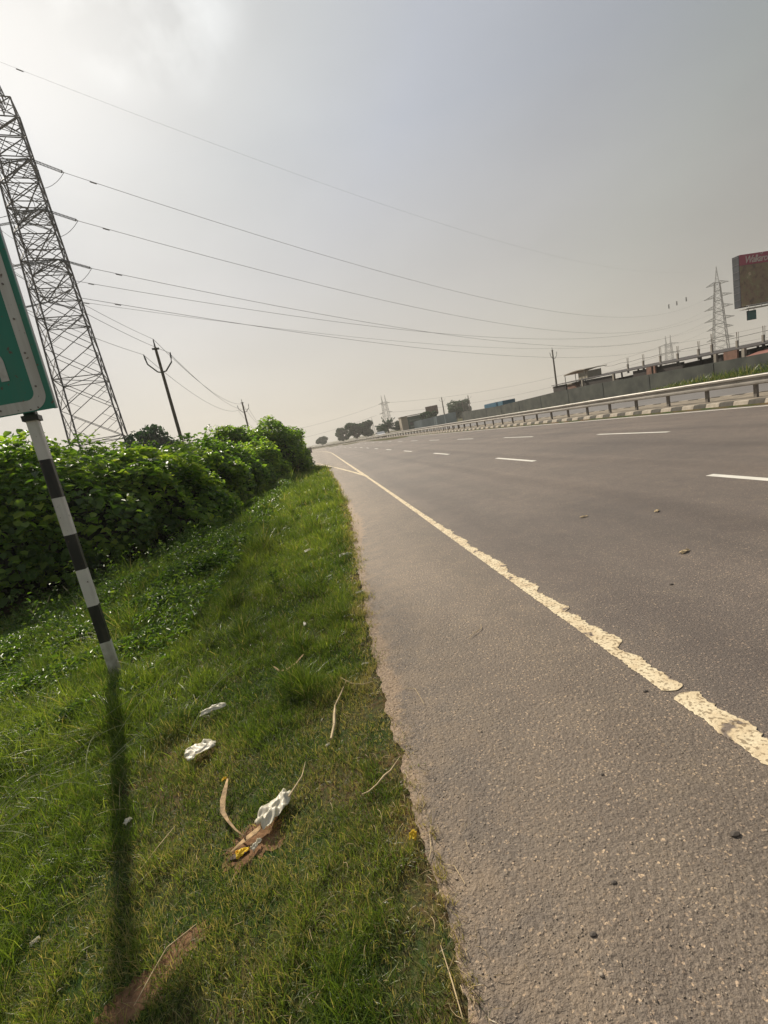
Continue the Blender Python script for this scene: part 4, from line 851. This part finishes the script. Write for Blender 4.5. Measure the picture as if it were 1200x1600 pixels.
for i, (a, b_, s_, la) in enumerate((((88, 507, 30.8), (360, 434.7, 30), 9, 'upper distant wire between the twin peaked tower and the small tower'), ((88, 507, 20.1), (357, 434.7, 21), 9, 'lower distant wire between the twin peaked tower and the small tower'), ((73, 507, 30.7), (-150, 520, 31), 9, 'upper distant wire running left from the twin peaked tower to the hedge'), ((69.4, 507, 20), (-150, 520, 20), 9, 'lower distant wire running left from the twin peaked tower to the hedge'),
        ((381, 434.7, 30.6), (430, 180, 32), 7, 'upper distant wire passing behind the tall tower to the right edge'), ((381.6, 434.7, 21.5), (430, 180, 22), 7, 'lower distant wire passing behind the tall tower to the right edge'))):
    span('power_line', la, a, b_, s_, .10, 'distant wires between the far towers')
mbs = []
for i, (px_, z) in enumerate(((207, 39.5), (212, 40.4), (218, 41.6))):
    mb = MB(); mb.bar((0, 0, 0), (0, 0, 2.2), .35, 6); o = mb.build('wire_marker', INS); o.location = (px_, 240, z-2.6); tag(o, ['lowest left', 'middle', 'right and highest'][i]+' of three small dark hangers on the wires left of the tall tower', 'insulator', 'hangers on the wires left of the tall tower')

# ------------------------------------------------------------------ small poles with V shaped arms
def pole(label, x, y, h, r, lean=0, rot=0, arm=.55, group='small poles with v shaped arms', m=CONC):
    t = thing('utility_pole', label, 'utility pole', (x, y, float(ground_z(x, y))), rot, group)
    mb = MB(); mb.bar((0, 0, -.3), (lean, 0, h), r*1.25, 8, r*.75); mb.build('mast', m, t); q = Vector((lean, 0, h))
    for s_ in (1, -1):
        mb = MB(); pts = [q+Vector((0, -r, -1.35)), q+Vector((s_*arm*.3, -r, -1.3)), q+Vector((s_*arm*.85, -r, -.85)), q+Vector((s_*arm*.9, -r, -.6))]; mb.tube(pts, .04, 5)
        a_ = mb.build('arm', STEEL_FAR, t); mb = MB(); mb.bar(pts[-1], pts[-1]+Vector((s_*.03, 0, .28)), .05, 6, .025); mb.build('insulator', INS, a_)
    mb = MB(); mb.box(q+Vector((0, 0, -.05)), (.36, .1, .09)); mb.bar(q, q+Vector((0, 0, .45)), .05, 6, .022); mb.build('top_bracket', STEEL_FAR, t)
    return t
pole('near leaning concrete pole with v shaped arms behind the hedge', -7.55, 27.47, 9.1, .1, -.1, R(20), .72)
pole('far leaning pole with v shaped arms rising behind the tall end bush', -8.9, 64.55, 9.2, .13, .0, R(20), .8)
pole('lone pole with v shaped top standing at the left end of the long wall', 38.5, 68.4, 8.2, .14, 0, R(20), .8)
pole('left one of the two small far poles right of the small billboard', 44.35, 153.5, 8.3, .2, 0, R(10), 1.2)
pole('right one of the two small far poles, in front of the leafy tree', 63, 180.2, 8.5, .22, 0, R(10), 1.4)
WB = 'thin wires between the leaning poles'
tips = [(-7.65, 27.47, 8.75), (-8.27, 27.1, 7.95), (-7.06, 27.55, 7.95)]; t2_ = [(-8.9, 64.5, 8.7), (-9.6, 64.2, 7.9), (-8.25, 64.7, 7.9)]
for i, nm in enumerate(('top', 'left', 'right')):
    span('pole_wire', nm+' thin wire between the near and the far leaning pole', tips[i], t2_[i], 1.1, .014, WB)
    B = Vector(tips[i])+Vector((1.25, -37, .1)); span('pole_wire', nm+' thin wire from the near leaning pole to the left edge', tips[i], B, 1.0, .010, 'thin wires left of the near leaning pole')
    span('pole_wire', nm+' thin wire running on behind the tall bush from the far pole', t2_[i], Vector(t2_[i])+Vector((-3, 45, -.4)), 1.0, .016, 'thin wires beyond the far leaning pole')
mb = MB(); HF = thing('transformer_stand', 'small two legged pole frame left of the leafy tree', 'pole frame', (54, 165, 0))
for k in (-1, 1): mb = MB(); mb.bar((k*1.2, 0, 0), (k*1.2, 0, 6.2+k*.5), .14, 6); mb.build('leg', CONC, HF)
mb = MB(); mb.box((0, -.2, 6), (3.2, .12, .18)); mb.build('cross_beam', STEEL_FAR, HF)

# ------------------------------------------------------------------ trees in the distance
def tree(label, x, y, w, h, trunk_h, seed, leaf=.35, dens=1, name='tree', group='trees in the distance'):
    gz_ = float(ground_z(x, y)); t = thing(name, label, 'tree', (x, y, gz_), group=group); r_ = np.random.default_rng(seed); PP = []; mb = MB()
    mb.tube([(0, 0, -.3), (0.05*w, 0, trunk_h*.6), (0, 0, trunk_h+.3*h)], [.05*h, .035*h, .012*h], 7); ncl = 22
    for i in range(ncl):
        a = r_.uniform(0, 6.28); rr = r_.uniform(0, 1)**.6*w*.36; zz = trunk_h+(h-trunk_h)*r_.uniform(.18, .86); c = np.array([math.cos(a)*rr, math.sin(a)*rr, zz]); s_ = w*.17*r_.uniform(.5, 1.45)
        u = r_.normal(size=(int(240*dens), 3)); u /= np.linalg.norm(u, axis=1)[:, None]; PP.append(c+u*s_*np.array([1, 1, .8])*r_.uniform(.55, 1.05, (len(u), 1))); mb.bar((0, 0, trunk_h*.8), tuple(c), .012*h, 4, .004*h)
    mb.build('trunk', BARK, t); P = np.concatenate(PP); leaves(P, r_.normal(size=P.shape)+np.array([0, 0, .5]), leaf*r_.uniform(.6, 1.3, len(P)), np.clip(.5+.3*r_.normal(size=len(P)), 0, 1), FARLEAF, 'crown', t); return t
tree('dark round tree right of the near tower foot, behind the hedge', -19.5, 60, 7.6, 8.3, .8, 31, .5)
tree('smaller dark tree left half hidden behind the round one by the near leaning pole', -22.5, 63, 5, 7.2, .8, 32, .5)
tree('low dark treetop right of the near leaning pole behind the hedge', -14.5, 72, 9, 5.6, .3, 33, .5)
tree('low dark treetop touching the left of the tall end bush', -12.2, 74, 5, 5.4, .3, 34, .5)
tree('big dark round tree at the road bend', 15.2, 180, 8, 6.6, .2, 35, .6)
tree('big dark tree overlapping the round one on its right', 19.8, 182, 6.8, 6.2, .2, 36, .6)
tree('small round tree at the far bend, leftmost on the horizon', 12, 222, 7, 6.6, .2, 37, .7)
tree('lowest faint tree furthest left by the far bend', 2, 260, 7, 4.5, .2, 38, .8)
tree('low bushy tree between the dark pair and the palm', 26.5, 185, 5, 3.4, .2, 39, .5)
tree('bushy tree left of the pale walled building', 27.5, 150, 3.6, 3.6, .2, 40, .45)
tree('dark tree in front of the small far billboard', 33.2, 131, 5.5, 3.9, .5, 41, .45)
tree('leafy tree behind the blue grey fence beside the right small pole', 61, 188, 11, 7.4, .4, 42, .6)
tree('small dark tree right of the small far billboard', 47, 150, 5, 4.2, .3, 43, .4)
tree('shrubby tree far right above the wall by the red roofs', 66, 52, 5, 4.2, .3, 44, .35)
pt = thing('palm_tree', 'spiky palm at the foot of the twin peaked tower', 'palm', (23.2, 148, 0)); mb = MB(); mb.tube([(0, 0, -.2), (0, 0, 1.5), (.1, 0, 2.6)], [.3, .22, .18], 7); mb.build('trunk', BARK, pt)
P = []; 
for f in range(46):
    a = f*2.4; el = R(random.uniform(-5, 80)); Lf = random.uniform(3.0, 5.2)
    for s_ in np.linspace(.15, 1, 40): P.append((math.cos(a)*math.cos(el)*Lf*s_+rng.normal(0, .10), math.sin(a)*math.cos(el)*Lf*s_, 2.1+math.sin(el)*Lf*s_-.9*s_*s_+rng.normal(0, .10)))
P = np.array(P); leaves(P, rng.normal(size=P.shape)+np.array([0, 0, .3]), rng.uniform(.3, .7, len(P)), rng.uniform(0, .6, len(P)), FARLEAF, 'fronds', pt, aspect=.25)

# ------------------------------------------------------------------ right side: walls, sheds, billboards
WALL = mat('wall_render', (.05, .056, .052), .95, .3, .9, bump=.3, bscale=12, c2=(.085, .09, .075))
wl = thing('boundary_wall', 'long dark grey green boundary wall beyond the far carriageway', 'wall', (27, 20, .2)); mb = MB(); prev = None
def wtop(y): return float(np.interp(y, [0, 24, 29, 35, 44, 49, 66, 80], [1.45, 1.47, 1.55, 1.68, 1.88, 1.88, 1.68, 1.92]))
ys_ = list(np.arange(4, 84, 3.0))
V = []; F = []
for i, y in enumerate(ys_):
    for x, z in ((0, -.3), (0, wtop(y)-.2), (.22, wtop(y)-.2), (.22, -.3)): V.append((x, y-20, z))
for i in range(len(ys_)-1):
    for j in range(3): F.append((4*i+j, 4*i+j+1, 4*i+5+j, 4*i+4+j))
F += [(0, 1, 2, 3), (4*(len(ys_)-1)+3, 4*(len(ys_)-1)+2, 4*(len(ys_)-1)+1, 4*(len(ys_)-1))]
me = bpy.data.meshes.new('panel'); me.from_pydata(V, [], F); me.update(); link('panel', me, WALL, wl)
mb = MB()
for y in ys_[::2]: mb.box((-.008, y-20, (wtop(y)-.2-.3)/2-.02), (.035, .22, wtop(y)+.06))
mb.build('pier', mat('pier_render', (.052, .058, .053), .95, .3, .9), wl)
fc = thing('sheet_fence', 'blue grey corrugated sheet fence running on from the far end of the wall', 'fence', (27.5, 86, .0)); V = []; F = []
k = 0
for y in np.arange(0, 42, .2):
    x = .04 if int(y/.2) % 2 else -.04; sx = float(shift(86+y))*.25
    V += [(x+sx+y*.05, y, 0), (x+sx+y*.05, y, 2.35)]
for i in range(len(V)//2-1): F.append((2*i, 2*i+1, 2*i+3, 2*i+2))
me = bpy.data.meshes.new('sheet'); me.from_pydata(V, [], F); me.update(); o = link('sheet', me, mat('blue_sheet', (.12, .16, .18), .6, .15, .3), fc); md = o.modifiers.new('t', 'SOLIDIFY'); md.thickness = .02
mb = MB()
for y in np.arange(0, 42, 6.): mb.bar((.12+float(shift(86+y))*.25+y*.05, y, -.2), (.12+float(shift(86+y))*.25+y*.05, y, 2.45), .05, 6)
mb.build('post', STEEL_FAR, fc)
# unfinished shed behind the wall
SH = mat('shed_dark', (.035, .028, .026), .9, .3, .6); PALE = mat('shed_pillar', (.27, .24, .20), .85, .2, 2); BRICK = mat('red_brick', (.19, .10, .07), .9, .25, 3, bump=.3)
sd = thing('unfinished_shed', 'long dark unfinished shed with pale pillars and column stubs standing behind the wall', 'building', (31, 22, .3))
SY1 = 56
V = []; yy = np.arange(28, SY1+.1, 4.)
rt = lambda y: float(np.interp(y, [8, 22, 28, 35, 44, 50, 56], [1.9, 2.0, 2.12, 2.3, 2.55, 2.72, 2.86]))
mb = MB()
for a, c in zip(yy[:-1], yy[1:]):
    za, zc = rt(a)-.3, rt(c)-.3; mb.add([(-.2, a-22, za-.07), (8.6, a-22, za+.15), (8.6, c-22, zc+.15), (-.2, c-22, zc-.07), (-.2, a-22, za), (8.6, a-22, za+.26), (8.6, c-22, zc+.26), (-.2, c-22, zc)], [(3, 2, 1, 0), (4, 5, 6, 7), (0, 1, 5, 4), (1, 2, 6, 5), (2, 3, 7, 6), (3, 0, 4, 7)])
mb.build('roof', mat('shed_roof', (.045, .038, .036), .85, .3, .5), sd)
ya_ = list(np.arange(29, SY1+.1, 3.))
for a, c in zip(ya_[:-1], ya_[1:]):
    if int(a) % 9 == 5: continue
    mb = MB(); mb.add([(0, a-22, -.3), (0, c-22, -.3), (0, c-22, rt(c)-.46), (0, a-22, rt(a)-.46), (.2, a-22, -.3), (.2, c-22, -.3), (.2, c-22, rt(c)-.46), (.2, a-22, rt(a)-.46)], [(3, 2, 1, 0), (4, 5, 6, 7), (0, 1, 5, 4), (1, 2, 6, 5), (2, 3, 7, 6), (3, 0, 4, 7)]); mb.build('wall', SH, sd)
mb = MB()
for y in np.arange(30, SY1-1, 3.): mb.box((8.3, y-22, rt(y)/2-.2), (.2, .06, rt(y)))
mb.box((8.4, (SY1-29)/2+29-22, 1.0), (.15, SY1-29, 1.7)); mb.build('back_wall', SH, sd)
for y in (29.2, 31.5, 38., 43.5, 49.):
    mb = MB(); mb.box((-.25, y-22, rt(y)/2-.3), (.2, .22, rt(y)-.1)); mb.build('pillar', PALE, sd)
for y in (30.2, 38.2): mb = MB(); mb.box((-.28, y-22, rt(y)/2-.25), (.14, 1.1, rt(y)-.2)); mb.build('brick_panel', BRICK, sd)
for i, y in enumerate((28.3, 29.5, 31.6, 33.8, 36.2, 37.6, 40.0, 42.2, 44.6, 47.0)):
    mb = MB(); h = .7+.5*(i % 3 == 1); mb.box((4.0, y-22, rt(y)-.1), (.15, .15, .6+h*.5)); 
    for a, c in ((-.07, -.07), (.07, .07), (.07, -.07)): mb.bar((4+a, y-22+c, rt(y)+.2), (4+a*1.4, y-22+c, rt(y)+.55+h*.7), .018, 4)
    mb.build('column_stub', PALE, sd)
mb = MB(); mb.tube([(4, y-22, rt(y)+.62+.05*math.sin(y*2)) for y in np.arange(28.5, 52, 1.5)], .02, 4); mb.build('cable', STEEL_FAR, sd)
bc = thing('canopy_house', 'small brick house with curved pale canopy, right of the lone pole', 'building', (34.5, 55, .3))
mb = MB(); mb.box((.6, 2.0, 1.1), (3.0, 7.0, 2.3)); mb.build('wall', BRICK, bc); mb = MB(); mb.box((-.95, 2.0, 2.33), (.2, 7.2, .16)); mb.box((-1.0, -1.55, 1.2), (.22, .3, 2.6)); mb.build('trim', PALE, bc)
V = []; mb = MB(); prevp = None
for i in range(9):
    f = i/8; y = -2.6+4.8*f; z = 3.35+.32*math.sin(math.pi*(.25+.62*f)); 
    if prevp: mb.add([(-1.2, prevp[0], prevp[1]), (1.8, prevp[0], prevp[1]), (1.8, y, z), (-1.2, y, z), (-1.2, prevp[0], prevp[1]+.09), (1.8, prevp[0], prevp[1]+.09), (1.8, y, z+.09), (-1.2, y, z+.09)], [(3, 2, 1, 0), (4, 5, 6, 7), (0, 1, 5, 4), (1, 2, 6, 5), (2, 3, 7, 6), (3, 0, 4, 7)])
    prevp = (y, z)
mb.build('canopy', mat('canopy_cream', (.30, .27, .21), .7, .1), bc)
for y in (-2.4, -.4, 2.0): mb = MB(); mb.bar((-1.1, y, 2.3), (-1.1, y, 3.5), .05, 6); mb.build('canopy_post', PALE, bc)
mb = MB(); mb.box((.2, -1.4, 2.9), (1.9, 1.9, 1.0)); mb.build('tank_room', mat('cream_wall', (.28, .25, .19), .85), bc)
rr = thing('red_roof_hut', 'low hut with a sloping red roof at the right edge above the wall', 'hut', (31.5, 27.4, .35)); mb = MB(); mb.box((0, -.6, .5), (2.6, 5.2, 1.0)); mb.build('wall', SH, rr)
mb = MB(); mb.add([(-1.7, -4, 1.05), (1.7, -4, 1.65), (1.7, 1, 1.65), (-1.7, 1, 1.05), (-1.7, -4, 1.13), (1.7, -4, 1.73), (1.7, 1, 1.73), (-1.7, 1, 1.13)], [(3, 2, 1, 0), (4, 5, 6, 7), (0, 1, 5, 4), (1, 2, 6, 5), (2, 3, 7, 6), (3, 0, 4, 7)]); mb.build('roof', mat('red_sheet', (.24, .10, .075), .7, .15, 1), rr)
bt = thing('blue_truck', 'blue tipper truck parked behind the far end of the wall', 'truck', (28.6, 70, .3), R(4)); mb = MB(); mb.box((.9, 1.2, 1.55), (2.2, 4.4, 1.05)); mb.build('tipper_body', mat('truck_blue', (.02, .12, .20), .5), bt); mb = MB(); mb.box((.9, -2.2, 1.25), (2.1, 1.7, 1.6)); mb.build('cab', mat('cab_blue', (.03, .14, .22), .4), bt)
for y in (-2.2, .4, 2.2):
    for x in (0, 1.8): mb = MB(); mb.bar((x-.12, y, .35), (x+.12, y, .35), .48, 14); mb.build('wheel', BLACK, bt)
# green shop building with pale end wall
gb = thing('green_shopfront', 'low two storey building with green front and pale end wall far down the road', 'building', (26.4, 140, 0)); mb = MB(); mb.box((1.1, 2, 2.2), (2.0, 4, 4.4)); mb.build('end_wall', mat('cream_end', (.36, .31, .24), .85), gb)
mb = MB(); mb.box((5.1, 1.8, 2.1), (5.9, 3.4, 4.2)); mb.build('wall', mat('shop_green', (.035, .09, .07), .8), gb); mb = MB(); mb.box((4.2, 1.7, 4.5), (8.6, 4.6, .14)); mb.build('roof', PALE, gb)
for z in (1.0, 2.9): mb = MB(); mb.box((5.2, .04, z), (5.0, .12, .5)); mb.build('balcony_band', mat('band', (.15, .2, .17), .8), gb)
for x in (3.2, 4.8, 6.4): mb = MB(); mb.box((x, .06, 2.0), (.9, .1, .9)); mb.build('window', BLACK, gb)
# billboards
def billboard(label, x, y, rot, W, H, zb, thick, nposts, side_m, face_m, top_m=None, toph=0, legs=True):
    t = thing('billboard', label, 'billboard', (x, y, 0), rot); mb = MB(); mb.box((W/2, thick/2+.03, zb+H/2), (W, thick, H)); mb.build('frame', side_m, t)
    mb = MB(); mb.box((W/2, 0, zb+(H-toph)/2), (W-.06, .05, H-toph-.04)); mb.build('poster', face_m, t)
    if top_m: mb = MB(); mb.box((W/2, -.002, zb+H-toph/2), (W-.06, .05, toph)); t['hd'] = mb.build('header', top_m, t).name
    for i in range(nposts): mb = MB(); xx = W*(i+.5)/nposts if nposts < 2 else W*(.62+.3*i); mb.bar((xx, thick*.7, 0), (xx, thick*.7, zb+.1), .16, 8); mb.build('post', STEEL_FAR, t)
    return t
m, t, b, o = nodes('poster_scene'); n = t.nodes; l = t.links; g = n.new('ShaderNodeTexCoord'); z = n.new('ShaderNodeTexNoise'); z.inputs['Scale'].default_value = 1.6; z.inputs['Detail'].default_value = 7; z.inputs['Roughness'].default_value = .7; l.new(g.outputs['Object'], z.inputs[0])
r = n.new('ShaderNodeValToRGB'); e = r.color_ramp.elements; e[0].position = .35; e[0].color = (.15, .10, .07, 1); e[1].position = .68; e[1].color = (.55, .40, .28, 1); q = e.new(.5); q.color = (.30, .20, .13, 1); q = e.new(.58); q.color = (.26, .23, .12, 1); l.new(z.outputs[0], r.inputs[0]); l.new(r.outputs[0], b.inputs['Base Color']); b.inputs['Roughness'].default_value = .6
POSTER = m
BBD = mat('billboard_side', (.05, .055, .065), .8, .3, 2)
bb = billboard('big roadside billboard with a red header and brown scenic picture at the right edge', 35.78, 34.0, R(-8), 7.0, 3.95, 5.5, .55, 2, BBD, POSTER, mat('header_red', (.40, .07, .12), .6, .12, 1.2), .8)
bb.rotation_euler = (0, 0, R(4))
# visible left side truss panels
mb = MB()
for i in range(8): z = 5.55+i*.54; mb.box((-.012, .3, z), (.02, .52, .05), 0)
mb.build('side_rung', mat('rung', (.10, .10, .11), .7), bb)
mb = MB(); mb.box((3.4, -.3, 5.24), (7.3, .6, .05)); 
for i in range(12): mb.bar((.05+i*.63, -.55, 5.2), (.05+i*.63, -.55, 5.45), .02, 4)
mb.bar((-.2, -.58, 5.45), (7.0, -.58, 5.45), .03, 5); mb.build('catwalk', mat('catwalk_white', (.62, .60, .55), .5), bb)
cu = bpy.data.curves.new('w', 'FONT'); cu.body = 'Walkaroo'; cu.size = .74; cu.shear = .35; cu.offset = .012; cu.extrude = .004; cu.space_character = .86
tmp = bpy.data.objects.new('t', cu); COL.objects.link(tmp); bpy.context.view_layer.update(); dg = bpy.context.evaluated_depsgraph_get(); me = bpy.data.meshes.new_from_object(tmp.evaluated_get(dg)); bpy.data.objects.remove(tmp)
lt = link('lettering', me, mat('letter_pale', (.60, .50, .47), .6), bpy.data.objects[bb['hd']]); lt.location = (.45, -.035, 8.78); lt.rotation_euler = (R(90), 0, 0)
mb = MB(); mb.tube([(2.05, -.035, 9.38), (2.17, -.035, 9.30), (2.32, -.035, 9.41)], .035, 5); mb.build('emblem', MATS['letter_pale'], bpy.data.objects[bb['hd']]); del bb['hd']
sb = thing('hanging_board', 'small teal board hanging under the big billboard', 'sign', (36.2, 33.9, 4.35), R(4)); mb = MB(); mb.box((.42, 0, .38), (.84, .05, .66)); mb.build('face', mat('board_teal', (.04, .15, .15), .6), sb)
mb = MB(); mb.box((.42, .03, .38), (.92, .04, .74)); mb.build('frame', BBD, sb); mb = MB(); mb.bar((.15, .03, .74), (.15, .03, .95), .02, 4); mb.bar((.7, .03, .74), (.7, .03, .95), .02, 4); mb.build('hanger', STEEL_FAR, sb)
billboard('small far billboard on a post behind a dark tree', 34.2, 137.8, R(-6), 3.8, 2.5, 3.55, .35, 1, BBD, mat('far_poster', (.18, .12, .095), .7, .35, 1.2))
pw_ = thing('parapet', 'low cream concrete parapet at the end of the hedge far down the road', 'parapet', (-3.4, 92, 0), R(-8)); mb = MB(); mb.box((0, 0, .45), (3.6, .35, 1.1)); mb.build('wall', PALE, pw_)
mb = MB(); mb.box((0, 0, 1.04), (3.8, .45, .1)); mb.build('coping', mat('coping_cream', (.5, .44, .34), .85, .2, 2), pw_)
# small far white car on the other carriageway
car = thing('parked_car', 'tiny white car on the far carriageway near the road bend', 'car', (16.2+float(shift(100))+.6, 100, 0), R(3))
mb = MB(); P = [(-2, .35), (-2, .8), (-1.5, .95), (-.9, 1.4), (.7, 1.42), (1.3, .95), (2, .85), (2.05, .35)]; nP = len(P)
mb.add([(-.82, a, z) for a, z in P]+[(.82, a, z) for a, z in P], [tuple(range(nP)), tuple(range(2*nP-1, nP-1, -1))]+[(i, nP+i, nP+(i+1) % nP, (i+1) % nP) for i in range(nP)]); mb.build('body', mat('car_white', (.7, .7, .68), .35), car)
mb = MB(); mb.box((0, -.1, 1.18), (1.66, 1.7, .26)); mb.build('window', BLACK, car)
for x in (-.75, .75):
    for y in (-1.3, 1.3): mb = MB(); mb.bar((x-.1, y, .32), (x+.1, y, .32), .32, 12); mb.build('wheel', BLACK, car)

# ------------------------------------------------------------------ haze: the dusty air itself
HAZE = True
if HAZE:
    mb = MB(); mb.box((150, 560, 29.5), (1500, 1300, 65)); 
    m = bpy.data.materials.new('haze'); m.use_nodes = True; t = m.node_tree; t.nodes.remove(t.nodes['Principled BSDF']); pv = t.nodes.new('ShaderNodeVolumePrincipled')
    pv.inputs['Color'].default_value = (.93, .90, .85, 1); pv.inputs['Density'].default_value = .0008; pv.inputs['Anisotropy'].default_value = .2
    t.links.new(pv.outputs[0], t.nodes['Material Output'].inputs['Volume']); tag(mb.build('haze', m), 'pale dusty haze in the air over the road', 'haze', kind='stuff')
